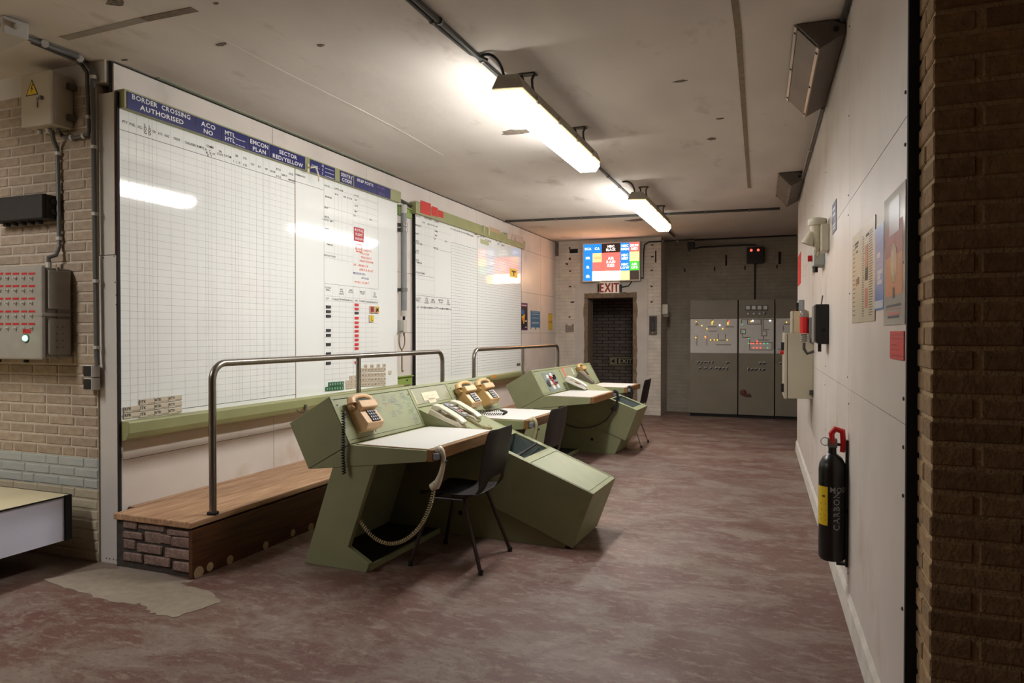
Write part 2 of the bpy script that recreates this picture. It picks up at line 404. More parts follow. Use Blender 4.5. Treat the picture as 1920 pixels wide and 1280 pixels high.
# sandy repair patch on the floor in front of the platform
pp = [at(px, py, z=0) for px, py in ((85, 1085), (195, 1066), (262, 1072), (330, 1092), (400, 1112), (412, 1128), (330, 1158), (285, 1150), (262, 1132), (205, 1128), (150, 1110))]
poly_flat('mortar_patch', rough_outline([(p.x, p.y) for p in pp], 6, .014), 0, .0025, SAND, fl)
pp = [at(px, py, z=0) for px, py in ((228, 1062), (300, 1072), (365, 1090), (330, 1094), (262, 1080), (205, 1075))]
poly_flat('dust_patch', rough_outline([(p.x, p.y) for p in pp], 5, .012), 0, .0018, M('grey_dust', (142, 128, 118), .95, var=.1, scale=20), fl)
# ceiling marks
JOINT = M('raw_formwork_joint', (136, 122, 102), .95, var=.15, scale=30)
def ceil_strip(name, pts, wd, mat, t=.003):
    P = [at(px, py, z=ZC) for px, py in pts]
    b = MB()
    for a, c in zip(P, P[1:]):
        d = (c - a).normalized(); q = Vector((-d.y, d.x, 0)) * wd / 2
        b.prism([(v.x, v.y) for v in (a - q, c - q, c + q, a + q)], ZC - t, ZC + .004, 'z')
    return b.build(name, mat, ce)
ceil_strip('formwork_joint', [(1376, -10), (1384, 55), (1391, 150), (1405, 352)], .035, JOINT)
ceil_strip('formwork_joint', [(120, 72), (270, 36)], .05, M('grey_filler', (150, 142, 132), .9, var=.1), .002)
ceil_strip('formwork_joint', [(270, 36), (365, 17)], .05, M('dark_raw_strip', (118, 104, 90), .9, var=.2, scale=30), .003)
ceil_strip('filler_line', [(620, 178), (680, 208), (760, 250), (830, 291)], .014, M('white_filler', (214, 208, 200), .9, var=.03), .002)
ceil_strip('filler_line', [(350, 45), (420, 75), (520, 128), (620, 178)], .006, M('white_filler', (214, 208, 200), .9), .0015)
SPALL = M('spalled_concrete', (112, 100, 88), .95, var=.35, scale=40, bump=1, bscale=60)
def spall(c, rx, ry, n=14):
    P = at(c[0], c[1], z=ZC)
    pts = [(P.x + rx * random.uniform(.55, 1.1) * math.cos(2 * math.pi * i / n), P.y + ry * random.uniform(.55, 1.1) * math.sin(2 * math.pi * i / n)) for i in range(n)]
    poly_flat('spalled_patch', pts, ZC - .003, ZC + .004, SPALL, ce)
for c, rx, ry in (((968, 247), .16, .07), ((1198, 412), .22, .12), ((415, 83), .045, .02), ((215, 3), .06, .04), ((1275, 152), .05, .02), ((1335, 260), .05, .04), ((405, 6), .02, .012), ((233, 112), .03, .012), ((600, 85), .03, .02), ((1350, 222), .03, .02)):
    spall(c, rx, ry)
Pa, Pb = at(250, 124, z=ZC), at(520, 236, z=ZC)
MB().box(XL, XL + .035, Pa.y + .2, 6.4, ZC - .004, ZC + .004).build('green_edge_strip', M('pale_green_paint', (150, 158, 140), .8, var=.06), ce)

# left wall: white panels over a dark backing
wl = struct(thing('wall_left', 'white panelled wall behind the two large boards', 'wall'))
MB().box(XL - .03, XL - .012, YN + .03, YD + .3, 0, ZC).build('backing', WHITE_EDGE, wl)
ys = [YN + .035] + [at(px, py, x=XL).y for px, py in ((511, 236), (687, 308), (806.3, 356.3))]
pw = ys[3] - ys[2]
while ys[-1] + pw < YD - .4: ys.append(ys[-1] + pw)
ys.append(YD)
zs = [0, .62, at(979, 624, x=XL).z, at(979, 547, x=XL).z, at(977, 466.5, x=XL).z, ZC - .012]
for i in range(len(ys) - 1):
    for j in range(len(zs) - 1):
        MB().box(XL - .012, XL, ys[i] + .0025, ys[i + 1] - .0025, zs[j] + .002, zs[j + 1] - .002).build('panel', WHITE, wl)
# near left wall: bare brick, banded paint at the foot
def brick_mesh(name, L, H, D, mat, ch=.004):
    b = MB(); x, y = L / 2, H / 2
    vs = [(-x, -y, -D), (x, -y, -D), (x, y, -D), (-x, y, -D), (-x, -y, -ch), (x, -y, -ch), (x, y, -ch), (-x, y, -ch), (-x + ch, -y + ch, 0), (x - ch, -y + ch, 0), (x - ch, y - ch, 0), (-x + ch, y - ch, 0)]
    fs = [(8, 9, 10, 11)] + [(a, b_, b_ + 4, a + 4) for a, b_ in ((0, 1), (1, 2), (2, 3))] + [(3, 0, 4, 7)] + [(4, 5, 9, 8), (5, 6, 10, 9), (6, 7, 11, 10), (7, 4, 8, 11)]
    me = bpy.data.meshes.new(name); me.from_pydata(vs, [], fs); me.materials.append(mat); me.update(); return me
BP, BH = .225, .0635
wn = struct(thing('wall_near_left', 'buff brick wall with painted bands at its foot', 'wall', (0, YN, 0)))
wn.rotation_euler = frame((0, 0, 0), (1, 0, 0), (0, 0, 1)).to_euler()
zb = [0, 7 * BH, 10 * BH, 46 * BH, ZC]
b = MB()
for k in range(4): b.k = (0, 1, 2, 3)[k]; b.box(-6.5, -3.888 if k < 3 else -3.815, zb[k], zb[k + 1], -.2, -.005)
b.build('mortar_bed', [BRICKCREAM, BRICKBLUE, MORTAR, PLASTER], wn)
BM = {}
for nm, mt in (('c', BRICKCREAM), ('b', BRICKBLUE), ('n', BRICK)):
    BM[nm, 1] = brick_mesh('brick', .212, .051, .02, mt); BM[nm, .5] = brick_mesh('brick', .1, .051, .02, mt)
def brick_rows(parent, x0, x1, r0, r1, kind_of, dz=0):
    for r in range(r0, r1):
        x = x0 - (BP / 2 if r % 2 else 0) - random.choice((0, .03))
        while x < x1 - .03:
            half = random.random() < .1; L = BP / 2 if half else BP
            L = min(L, x1 - x)                                   # the last brick of a course is cut to fit
            if x + L > x0 + .02:
                share(BM[kind_of(r), 1 if L > .16 else .5], 'brick', parent, (x + L / 2, (r + .5) * BH, dz + random.uniform(-.0015, .0015)), (0, 0, random.uniform(-.006, .006)), ((L - .0125) / (.212 if L > .16 else .1), 1, 1))
            x += L
brick_rows(wn, -5.1, -3.886, 0, 46, lambda r: 'c' if r < 7 else 'b' if r < 10 else 'n')
rest = MB()                                            # the courses out of view, joined
for r in range(46):
    rest.k = 0 if r < 7 else 1 if r < 10 else 2; x = -5.34 if r % 2 else -5.225
    while x > -6.4: rest.box(x - .212, x, (r + .5) * BH - .0255, (r + .5) * BH + .0255, -.02, 0); x -= BP
rest.build('brickwork', [BRICKCREAM, BRICKBLUE, BRICK], wn)['kind'] = 'stuff'
# steel upright at the end of the long board
up_ = struct(thing('trim_1', 'white steel upright closing the end of the panelled wall', 'trim'))
p0, p1 = at(191, 1053, z=0), at(227, 1057, z=0)
YU = 3.085
MB().box(-3.885, -3.742, YU, YU + .04, 0, 1.875).build('lower_plate', M('white_steel_plate', (196, 190, 184), .45, var=.04, scale=4), up_, .002)
MB().box(-3.885, -3.756, YU + .004, YU + .04, 1.879, 2.86).build('upper_plate', M('white_board_strip', (198, 192, 182), .5, var=.03), up_, .002)
MB().box(-3.741, -3.731, YU + .004, YU + .02, 0, 2.86).build('black_edge', BLACKGAP, up_)

sm = MB().lathe([(.004, 0), (.004, .002), (.0015, .003)], 8)
SCREW = None
for (px, py) in ((200, 1046), (206, 1047), (213, 1048), (219.5, 1049.5), (221, 1000), (221, 1017.5), (216, 529), (218, 553), (218, 571), (194.5, 483), (214, 480), (216, 386), (216, 415)):
    P = at(px, py, y=YU)
    if SCREW is None: SCREW = sm.build('screw', STEELDK, up_); SCREW.location = P; SCREW.rotation_euler = (R(90), 0, 0)
    else: share(SCREW, 'screw', up_, P, (R(90), 0, 0))

# right wall
wr = struct(thing('wall_right', 'white panelled wall with joints and screws on the right', 'wall', (rwx(2.4), 2.4, 0), RWA))
MB().box(.012, .12, 0, 6.66, 0, ZC).build('backing', WHITE_EDGE, wr)
yy = [0, 1.485, 2.8, 4.12, 5.42, 6.66]; zz = [.02, 1.122, 2.062, ZC - .004]
for i in range(5):
    for j in range(3):
        MB().box(0, .012, yy[i] + .0015, yy[i + 1] - .0015, zz[j] + .0015, zz[j + 1] - .0015).build('panel', WHITE, wr)
MB().box(-.004, .03, -.022, -.002, 0, ZC).build('black_edge_strip', BLACKGAP, wr)
sk = [(0, 0)]
bs = MB(); 
bs.prism([(-.02, 0), (-.014, .1), (-.002, .125), (.0, .125), (.0, 0)], 0, 6.66, 'y')
bs.build('skirting_fillet', M('white_mortar_fillet', (206, 200, 190), .85, var=.08, scale=8, bump=.5, bscale=30), wr)
for yv in yy[1:-1]:
    for zv in (.2, .75, 1.05, 1.18, 1.6, 2.0, 2.1, 2.5, 2.95):
        o = share(SCREW, 'screw', wr, (-.0005, yv + random.choice((-.03, .03)), zv), (0, R(-90), 0))
for zv in (.2, .55, .9, 1.05, 1.2, 1.62, 1.98, 2.14, 2.6):
    share(SCREW, 'screw', wr, (-.0005, .04, zv), (0, R(-90), 0), (1.5, 1.5, 1.5))
# brick pier at the near end of the right wall
PX, PY = .386, 2.18
wp = struct(thing('wall_near_right', 'dark brown brick pier at the right edge of the picture', 'wall'))
MB().box(PX + .005, 1.8, PY + .005, PY + .4, 0, ZC).build('mortar_bed', PIERMORTAR, wp)
def block(name, lx, ly, h, mat):
    bm = bmesh.new(); bmesh.ops.create_cube(bm, size=1)
    for v in bm.verts: v.co = Vector((v.co.x * lx, v.co.y * ly, v.co.z * h))
    bmesh.ops.bevel(bm, geom=bm.edges[:], offset=.004, segments=1, affect='EDGES')
    me = bpy.data.meshes.new(name); bm.to_mesh(me); bm.free(); me.materials.append(mat); return me
BS, BHd, BQ = block('brick', .212, .1, .052, PIERBRICK), block('brick', .1, .212, .052, PIERBRICK), block('brick', .1, .1, .052, PIERBRICK)
BSW, BHW, BQW = block('brick', .212, .1, .052, PLASTER), block('brick', .1, .212, .052, PLASTER), block('brick', .1, .1, .052, PLASTER)
for r in range(47):
    z = (r + .5) * .0648; j = lambda: random.uniform(-.002, .002)
    wh = r < 2
    if r % 2:
        share(BSW if wh else BS, 'brick', wp, (PX + .106 + j(), PY + .05 + j(), z)); share(BQW if wh else BQ, 'brick', wp, (PX + .05 + j(), PY + .162, z))
        share(BQ, 'brick', wp, (PX + .278 + j(), PY + .05, z))
    else:
        share(BHW if wh else BHd, 'brick', wp, (PX + .05 + j(), PY + .106 + j(), z)); share(BS, 'brick', wp, (PX + .222 + j(), PY + .05, z))
rest = MB()
for r in range(47):
    x = PX + (.334 if r % 2 else .334)
    x += .0 if r % 2 else .0
    while x < 1.5: rest.box(x, x + .212, PY, PY + .05, (r + .5) * .0648 - .026, (r + .5) * .0648 + .026); x += .2245
rest.build('brickwork', PIERBRICK, wp)['kind'] = 'stuff'
# far wall with the doorway
wf = struct(thing('wall_far', 'white painted brick wall around the dark doorway', 'wall', (0, YD, 0)))
DX0, DX1, DZ = -3.18, -2.363, 2.035
b = MB(); b.box(XL - .1, DX0, 0, .35, 0, ZC); b.box(DX1, -1.895, 0, .75, 0, ZC); b.box(DX0, DX1, 0, .35, DZ, ZC)
b.build('brickwork', PAINTBRICK, wf)
# smooth plaster band round the opening
b = MB(); b.box(-3.41, -3.24, -.012, .004, 0, 2.34); b.box(-2.31, -2.12, -.012, .004, 0, 2.34); b.box(-3.24, -2.31, -.012, .004, 2.12, 2.34)
b.build('plaster_band', PLASTER, wf)
d1 = struct(thing('door_1', 'dark open doorway with chipped raw concrete edges', 'doorway', (0, YD, 0)))
def ragged(name, x0, x1, z0, z1, horiz=False):
    pts = []; n = 26
    if horiz:
        pts = [(x0, z0), (x1, z0)] + [(x1 - (x1 - x0) * i / n, z1 + random.uniform(-.012, .012)) for i in range(n + 1)]
    else:
        pts = [(x0, z0), (x0, z1)] + [(x1 + random.uniform(-.014, .014), z1 - (z1 - z0) * i / n) for i in range(n + 1)]
    MB().prism(pts, -.022, .352, 'y').build(name, ROUGHCON, d1)
ragged('jamb', DX0 + .006, DX0 - .06, 0, DZ); ragged('jamb', DX1 - .006, DX1 + .06, 0, DZ); ragged('lintel_edge', DX0 - .05, DX1 + .05, DZ - .006, DZ + .075, True)
# corridor behind
wc = struct(MB().box(-5, -1.2, 13.35, 13.5, 0, ZC).build('wall_corridor', DARKBRICK))
struct(MB().box(-5.1, -5, YD + .3, 13.5, 0, ZC).build('wall_corridor_end', DARKBRICK))
# recess with the switch cabinets
struct(MB().box(-1.9, 3.4, 12.78, 12.95, 0, ZC).build('wall_recess', RECESSBRICK))
struct(MB().box(3.3, 3.4, 2.3, 12.9, 0, ZC).build('wall_outer_right', RECESSBRICK))
struct(MB().box(-6.5, 3.5, -3.1, -3, 0, ZC).build('wall_behind_camera', PIERBRICK))
struct(MB().box(-6.6, -6.5, -3, YN, 0, ZC).build('wall_outer_left', BRICK))
struct(MB().box(3.4, 3.5, -3, 2.3, 0, ZC).build('wall_side_right', PIERBRICK))
# putlog marks left in the paint of the far wall
MARK = M('chipped_brick_mark', (70, 58, 50), .95, var=.3, scale=40)
for px, py, a, h in ((1068, 465, .04, .03), (1069, 485, .05, .03), (1063, 495, .06, .03), (1069, 508, .06, .02), (1069, 537, .06, .02), (1074, 566, .1, .02), (1068, 594, .05, .015), (1223, 459, .06, .02), (1223, 481, .06, .02), (1222, 507, .06, .02), (1222, 537, .06, .02), (1222, 566, .06, .02), (1078, 537, .02, .02), (1110, 537.5, .02, .02)):
    P = at(px, py, y=YD); n = 9
    pts = [(P.x + a / 2 * random.uniform(.5, 1.1) * math.cos(6.283 * i / n), P.z + h * random.uniform(.4, 1.1) * math.sin(6.283 * i / n)) for i in range(n)]
    o = MB().prism([(x, z) for x, z in pts], -.0025, .005, 'y').build('chipped_mark', MARK, wf)
P = at(1068, 615, y=YD)
o = MB().prism([(P.x + a * .01, P.z + c * .01) for a, c in ((-8, -8), (8, -7), (8, 6), (5, 8), (3, 4), (-3, 5), (-6, 8), (-8, 4))], -.002, .005, 'y').build('chipped_mark', M('bare_patch', (140, 130, 120), .95, var=.25, scale=50), wf)
for px, y0, y1 in ((1229.5, 470, 492),):
    a, c = at(px, y0, y=YD), at(px, y1, y=YD); MB().box(a.x - .012, a.x + .012, -.003, .004, c.z, a.z).build('slot', BLACKGAP, wf)
a, c = at(1068, 467, y=YD), at(1083.5, 474, y=YD); MB().box(a.x, c.x, -.004, .004, c.z, a.z).build('vent_slot', BLACKGAP, wf)
a, c = at(1040, 453, y=YD), at(1047.5, 480, y=YD); MB().box(a.x, c.x, -.02, .004, c.z, a.z - .01).build('bare_block', M('bare_block_grey', (110, 100, 90), .9, var=.2, scale=30), wf)
wrc = bpy.data.objects['wall_recess']
for px, y0, y1, wd in ((1361.5, 478, 498, .03), (1340, 500, 508, .02), (1397, 498, 506, .02), (1462, 472, 495, .04), (1457, 496, 503, .02), (1284, 503, 510, .02)):
    a, c = at(px, y0, y=12.78), at(px, y1, y=12.78); MB().box(a.x - wd / 2, a.x + wd / 2, 12.776, 12.785, c.z, a.z).build('slot', BLACKGAP, wrc)

# ================================================================== luminaires and ceiling conduits
def make_luminaire():
    L = 1.92
    t = thing('fluorescent_luminaire', 'x', 'ceiling light', group='lit fluorescent luminaires hung from the ceiling')
    h = MB()
    h.prism([(-.095, -.185), (-.1, -.2), (.1, -.2), (.095, -.185), (.062, -.118), (-.062, -.118)], -L / 2, L / 2, 'y').build('housing', LAMPBODY, t, .004)
    MB().box(-.094, .094, -L / 2 + .006, L / 2 - .006, -.214, -.2005).build('diffuser_rim', LENSRIM, t, .003)
    y = L / 2; top, mid, bot = (.088, -.2145), (.095, -.238), (.07, -.287)
    def strip(sx):
        return [(sx * p[0], p[1]) for p in (top, mid, bot)]
    def seg(pts, mat, name):                      # a skin strip of the diffuser along its length
        b = MB()
        for p, q in zip(pts, pts[1:]): b.add([(p[0], -y + .01, p[1]), (q[0], -y + .03, q[1]), (q[0], y - .03, q[1]), (p[0], y - .01, p[1])], [(0, 1, 2, 3)])
        return b.build(name, mat, t)
    seg(strip(-1) + [(.07, bot[1])], LENS, 'diffuser')
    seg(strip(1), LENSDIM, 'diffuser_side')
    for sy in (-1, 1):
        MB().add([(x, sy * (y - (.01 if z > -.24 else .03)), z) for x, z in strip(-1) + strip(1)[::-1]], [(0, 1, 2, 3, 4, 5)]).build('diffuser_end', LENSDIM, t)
    for sy in (-.62, .62):
        k = MB()
        k.box(-.055, .055, sy - .03, sy + .03, -.008, -.001)
        for sx in (-1, 1):
            k.tube([(sx * .045, sy, -.006), (sx * .03, sy, -.035), (sx * .034, sy, -.08), (sx * .05, sy, -.13)], .009, 6)
        k.build('bracket', STEELDK, t)
    for i in range(4):
        for sx in (-1, 1):
            MB().box(sx * .1 - .005, sx * .1 + .005, -.7 + i * .46, -.67 + i * .46, -.215, -.17).build('clip', LAMPBODY, t)
    MB().tube(bez((-.15, -L / 2 - .05, -.02), (-.09, -L / 2 - .12, -.02), (-.03, -L / 2 - .06, -.02), (-.03, -L / 2 + .02, -.125), 12), .009, 6).build('supply_cable', BLACK, t)
    return t
lum = make_luminaire(); lum.location = (-1.505, 4.83, ZC); lum.rotation_euler = (0, R(3), 0); lum['label'] = 'larger nearer lit fluorescent luminaire hung from the ceiling on brackets'
l2 = copy_tree(lum); l2.location = (-1.44, 8.52, ZC); l2['label'] = 'smaller farther lit fluorescent luminaire near the glowing status sign'
l3 = copy_tree(lum); l3.location = (-4.4, .85, ZC); l3['label'] = 'fluorescent luminaire outside the frame lighting the brick wall with the control boxes'
def clipped_pipe(name, label, pts, r, mat, clips=(), cr=.006, group='cable conduits', cat='conduit', n=8, smooth=True):
    t = thing(name, label, cat, pts[0], group=group); o = Vector(pts[0])
    MB(Matrix.Translation(-o)).tube(pts, r, n).build('pipe', mat, t, smooth=smooth)
    for c, d in clips:
        c = Vector(c) - o; d = Vector(d).normalized()
        MB().cyl(c - d * .01, c + d * .01, r + cr, 8).build('clip', PALEGREY if mat is not STEELDK else STEEL, t)
    return t
yc = [3.3 + .55 * i for i in range(16)]
clipped_pipe('conduit', 'dark conduit running along the ceiling past both lit luminaires', [(-1.675, -2.6, ZC - .018), (-1.672, 3.9, ZC - .018), (-1.665, 12.0, ZC - .018)], .014, STEELDK, [((-1.67, y, ZC - .018), (0, 1, 0)) for y in yc])
clipped_pipe('conduit', 'thinner second cable beside the ceiling conduit leading to the first luminaire', [(-1.715, -2.6, ZC - .012), (-1.715, 3.4, ZC - .012), (-1.7, 3.75, ZC - .012), (-1.63, 3.84, ZC - .03)], .011, STEELDK, [((-1.715, y, ZC - .012), (0, 1, 0)) for y in (1.5, 2.6, 3.3)])
a, c = at(948, 415, z=ZC - .015), at(1462, 391, z=ZC - .015)
clipped_pipe('conduit', 'dark conduit crossing the ceiling from the panelled wall to the angled lamp', [a, (a + c) / 2, c], .017, STEELDK, [(a.lerp(c, k), c - a) for k in (.01, .11, .2, .3, .62, .75, .9)])
a = at(1200, 451, y=YD - .03)
kink = [at(1202, 520, y=YD - .02), at(1206, 522, y=YD - .02), at(1207, 470, y=YD - .02), at(1209, 458, y=YD - .02), at(1217, 453.5, y=YD - .02), at(1292, 449.5, y=YD - .02), at(1300, 449, y=12.2)]
clipped_pipe('conduit', 'thin black cable rising beside the glowing status sign to the ceiling', kink, .012, BLACK, [(at(x, 452, y=YD - .02), (1, 0, 0)) for x in (1243, 1270)])
jb = at(1296, 456, y=12.4)
t = thing('junction_box', 'small black cable box at the ceiling above the grey switch cabinets', 'junction box', (jb.x, jb.y, jb.z - .06))
MB().box(-.06, .06, -.05, .05, -.04, .08).build('body', BLACK, t, .008); MB().cyl((-.03, 0, -.04), (-.03, 0, -.075), .014, 8).build('gland', BLACK, t)
clipped_pipe('conduit', 'black cable sagging from the ceiling box to the red lamp box', [at(1297, 461, y=12.4), at(1303, 466, y=12.5), at(1312, 463.5, y=12.7), at(1400, 459, y=12.74), at(1418, 459, y=12.74)], .014, BLACK)
clipped_pipe('conduit', 'black conduit along the ceiling edge above the switch cabinets', [at(1302, 450, y=12.6), at(1494, 441, y=12.6)], .014, BLACK)
clipped_pipe('conduit', 'black vertical cable between the red lamp box and the cabinets', [at(1415.5, 493, y=12.765), at(1415, 562, y=12.765)], .012, BLACK)

# ================================================================== the two status boards
XB = -3.735
def board_frame(x, y0, z0): return frame((x, y0, z0), (0, 1, 0), (0, 0, 1)), Matrix.Translation((-y0, -z0, 0))
y0 = 3.106; y1 = at(745, 500, x=XB).y; ym = at(553.5, 500, x=XB).y
zt = at(236, 204, x=XB + .03).z; ztop = at(236.5, 167, x=XB + .045).z; zb_ = at(242, 790, x=XB + .06).z; zbb = at(242, 827, x=XB + .05).z
fm, T = board_frame(XB, y0, zbb)
bd = thing('status_board', 'long glossy white status board with navy blue header plates', 'board', m=fm, group='wall status boards')
for a, c in ((y0, ym - .002), (ym + .002, y1)):
    MB(T).box(a, c, zb_ - .02, zt + .02, -.03, 0).build('board_panel', BOARD, bd)
MB(T).box(ym - .003, ym + .003, zb_ - .02, zt + .02, -.03, .002).build('joint_strip', M('brown_joint_strip', (120, 96, 66), .6), bd)
MB(T).box(y0 - .004, y0, zb_, zt, -.03, .002).build('red_edge', DARKRED, bd)
yh = at(752, 400, x=XB + .045).y
MB(T).box(y0 - .002, yh, zt, ztop, -.03, .045).build('header_rail', OLIVE, bd, .003)
MB(T).prism([(zb_, -.03), (zb_, .065), (zb_ - .015, .07), (zbb + .05, .07), (zbb, .03), (zbb, -.03)], y0 - .002, y1 + .1, 'y') if False else None
led = MB(T @ Matrix(((0, 1, 0, 0), (1, 0, 0, 0), (0, 0, 1, 0), (0, 0, 0, 1))))
led.prism([(zb_, -.03), (zb_, .06), (zb_ - .012, .068), (zbb + .05, .068), (zbb + .012, .05), (zbb, .02), (zbb, -.03)], y0 - .002, y1 + .02, 'y')
led.build('chalk_ledge', OLIVE, bd, .004)
# blue header plates
XH = XB + .0455
def hp(px, py): P = at(px, py, x=XH); return P.y, P.z
zA, zB = zt + .012, ztop - .012
zA = hp(238, 203)[1]; zB = hp(238, 171)[1]
edges = [(hp(237, 180)[0], hp(364, 235)[0], (('BORDER  CROSSING', .72, .40), ('AUTHORISED', .25, .40))), (hp(364.5, 230)[0], hp(414, 255)[0], (('ACO', .62, .42), ('NO', .18, .42))),
         (hp(414.5, 255)[0], hp(465, 270)[0], (('MTL___', .6, .4), ('HTL___', .2, .4))), (hp(465.5, 270)[0], hp(505, 290)[0], (('EMCON', .62, .42), ('PLAN', .16, .42))),
         (hp(505.5, 290)[0], hp(572, 310)[0], (('SECTOR', .62, .42), ('RED/YELLOW', .16, .42))), (hp(581, 312)[0], hp(628, 330)[0], None),
         (hp(637, 330)[0], hp(662.5, 345)[0], (('SENTRY', .62, .42), ('CODE', .2, .42))), (hp(664, 345)[0], hp(704, 360)[0], (('IFREP POSTS', .66, .36),)), (hp(704.5, 360)[0], hp(732, 370)[0], None)]
PURPLE = M('purple_print', (120, 92, 150), .6)
for k, (a, c, tx) in enumerate(edges):
    pl_ = MB(T).box(a + .002, c - .002, zA, zB, .0453, .0485).build('header_plate', BLUEPLATE, bd)
    t2 = flat(T); H = zB - zA; ink = WHITEINK
    if tx:
        for s_, v, sz in tx:
            nat = sum((GLY[ch][3] - GLY[ch][2] + .1) if ch in GLY else .3 for ch in s_) - .1
            wx = min(1.25, (c - a) * .86 / (nat * sz * H)); 
            t2.text(s_, ((a + c) / 2 if len(tx) != 1 else a + (c - a) * .5, zA + v * H - .06 * H, .0492), sz * H, 'C', wx)
    elif k == 5:
        t2.text('DWS -', (a + .02, zA + .4 * H, .0492), .34 * H)
        for i, ch in enumerate('NCS'):
            t2.text(ch, (a + (c - a) * .46, zA + (.72 - .32 * i) * H, .0492), .3 * H); q = zA + (.70 - .32 * i) * H
            t2.add([(a + (c - a) * .58, q, .0492), (c - .02, q, .0492), (c - .02, q + .004, .0492), (a + (c - a) * .58, q + .004, .0492)], [(0, 1, 2, 3)])
    else:
        ink = PURPLE; t2.text('EASP GAME', (a + .012, zA + .66 * H, .0492), .28 * H, wx=.9); t2.text('OUT  IN', (a + .05, zA + .12 * H, .0492), .28 * H)
    t2.build('lettering', ink, pl_)
# clamp handle between the header plates
a, z_ = hp(577, 312); k = MB(T); k.box(a - .012, a + .012, z_ - .05, z_ + .02, .045, .054); k.cyl((a, z_ - .01, .05), (a, z_ - .01, .085), .008); k.tube([(a, z_ - .01, .082), (a + .05, z_ - .0, .09), (a + .085, z_ - .055, .09), (a + .09, z_ - .11, .09)], .007, 6); k.build('clamp_handle', CREAM, bd)
a = at(572, 765, x=XB + .07); k = MB(T); k.box(a.y - .012, a.y + .012, a.z - .015, a.z + .03, .066, .08); k.tube([(a.y, a.z, .08), (a.y - .04, a.z - .03, .09), (a.y - .1, a.z - .025, .085), (a.y - .12, a.z, .08)], .004, 6); k.build('hook', STEEL, bd)
# printed grid
def bq(px, py): P = at(px, py, x=XB); return P.y, P.z
g = flat(T); gd = flat(T); E_ = .0008
def hl(mb, a, c, z, wd=.0022): mb.add([(a, z - wd / 2, E_), (c, z - wd / 2, E_), (c, z + wd / 2, E_), (a, z + wd / 2, E_)], [(0, 1, 2, 3)])
def vl(mb, y, z0_, z1_, wd=.0022): mb.add([(y - wd / 2, z0_, E_), (y + wd / 2, z0_, E_), (y + wd / 2, z1_, E_), (y - wd / 2, z1_, E_)], [(0, 1, 2, 3)])
zh = bq(227, 243)[1]; zfoot = zb_ + .03
for v in (200, 292, 382, 440, 480, 535, 700, 860, 1015, 1115, 1150, 1190, 1245, 1345, 1430, 1475, 1510, 1550, 1645, 1725, 1815, 1890):
    vl(g, bq(210 + v / 6.4, 240)[0], zfoot, zt, .0013)
for v in (0, 80, 150, 235, 297, 372): vl(g, bq(480 + v / 6.4, 330)[0], zfoot, zt, .0013)
hl(gd, y0, ym, zh, .0035); hl(gd, y0, ym, zfoot, .0035)
nrow = 38
for i in range(1, nrow): hl(g, y0, ym, zh + (zfoot - zh) * i / nrow, .0013)
ya, yz = bq(607.5, 500)[0], bq(709, 500)[0]; yq = bq(662, 500)[0]
def rowz(px, py): return bq(px, py)[1]
vl(gd, ya, zfoot, zt); vl(gd, yz, rowz(709, 542), zt); vl(g, yq, zfoot, zt)
hl(gd, ym, ya, zh + .02, .003)
for px, py in ((607.5, 348), (607.5, 386), (607.5, 408), (607.5, 427), (607.5, 446), (607.5, 472), (607.5, 482)): hl(g, ya, yq if py > 400 else yz, rowz(px, py))
for k_ in range(5): hl(g, yq, yz, rowz(662, 372 + 12 * k_ - 4))
for px in (627, 634, 641, 651, 673, 688): vl(g, bq(px, 450)[0], rowz(607.5, 486), zt)
hl(gd, ya, yz, rowz(607.5, 531)); hl(g, ya, yz, rowz(607.5, 554)); hl(g, ya, yz, rowz(607.5, 563))
zc0, zc1 = rowz(607.5, 563), zfoot
for i in range(1, 17): hl(g, ya, yz, zc0 + (zc1 - zc0) * i / 17)
for px in (622.5, 636, 648.5, 662, 674, 685.5, 697): vl(g, bq(px, 600)[0], zfoot, rowz(607.5, 531))
g.build('grid_lines', LINE, bd); gd.build('ruled_lines', LINEDK, bd)
# column headings
hd = flat(T)
def head(mb, s_, px, py, sz=.026, al='C', wx=1): P = bq(px, py); mb.text(s_, (P[0], P[1] - sz * .35, .001), sz, al, wx)
for s_, u, v in (('PTY', 155, 505), ('FUEL', 245, 535), ('SCL', 333, 565), ('CR', 505, 620), ('A/C', 578, 643), ('HAS', 658, 670), ('CREW', 778, 708), ('CALLSIGN', 938, 765), ('R/MP/C', 1062, 805), ('COMMS', 1175, 800), ('RT', 1222, 890), ('ON', 1297, 857), ('STATE', 1297, 893), ('DATUM', 1388, 915), ('GD', 1495, 908), ('1', 1455, 970), ('2', 1495, 985), ('FF', 1530, 995), ('ETD', 1595, 940), ('ATD', 1595, 1020), ('TOT', 1683, 1012), ('ALT', 1768, 1040), ('WF', 1850, 1068)):
    head(hd, s_, 210 + u / 6.4, 150 + v / 6.4, .022, wx=.82)
for i, ch in enumerate('LDG'): head(hd, ch, 210 + 400 / 6.4, 150 + (545 + 42 * i) / 6.4, .027)
for i, ch in enumerate('LDD'): head(hd, ch, 210 + 452 / 6.4, 150 + (562 + 42 * i) / 6.4, .027)
for i, ch in enumerate('VAX'): head(hd, ch, 210 + (1125 + 12 * i) / 6.4, 150 + (835 + 34 * i) / 6.4, .024)
for i, ch in enumerate('TPT'): head(hd, ch, 210 + (1172 + 9 * i) / 6.4, 150 + (855 + 30 * i) / 6.4, .024)
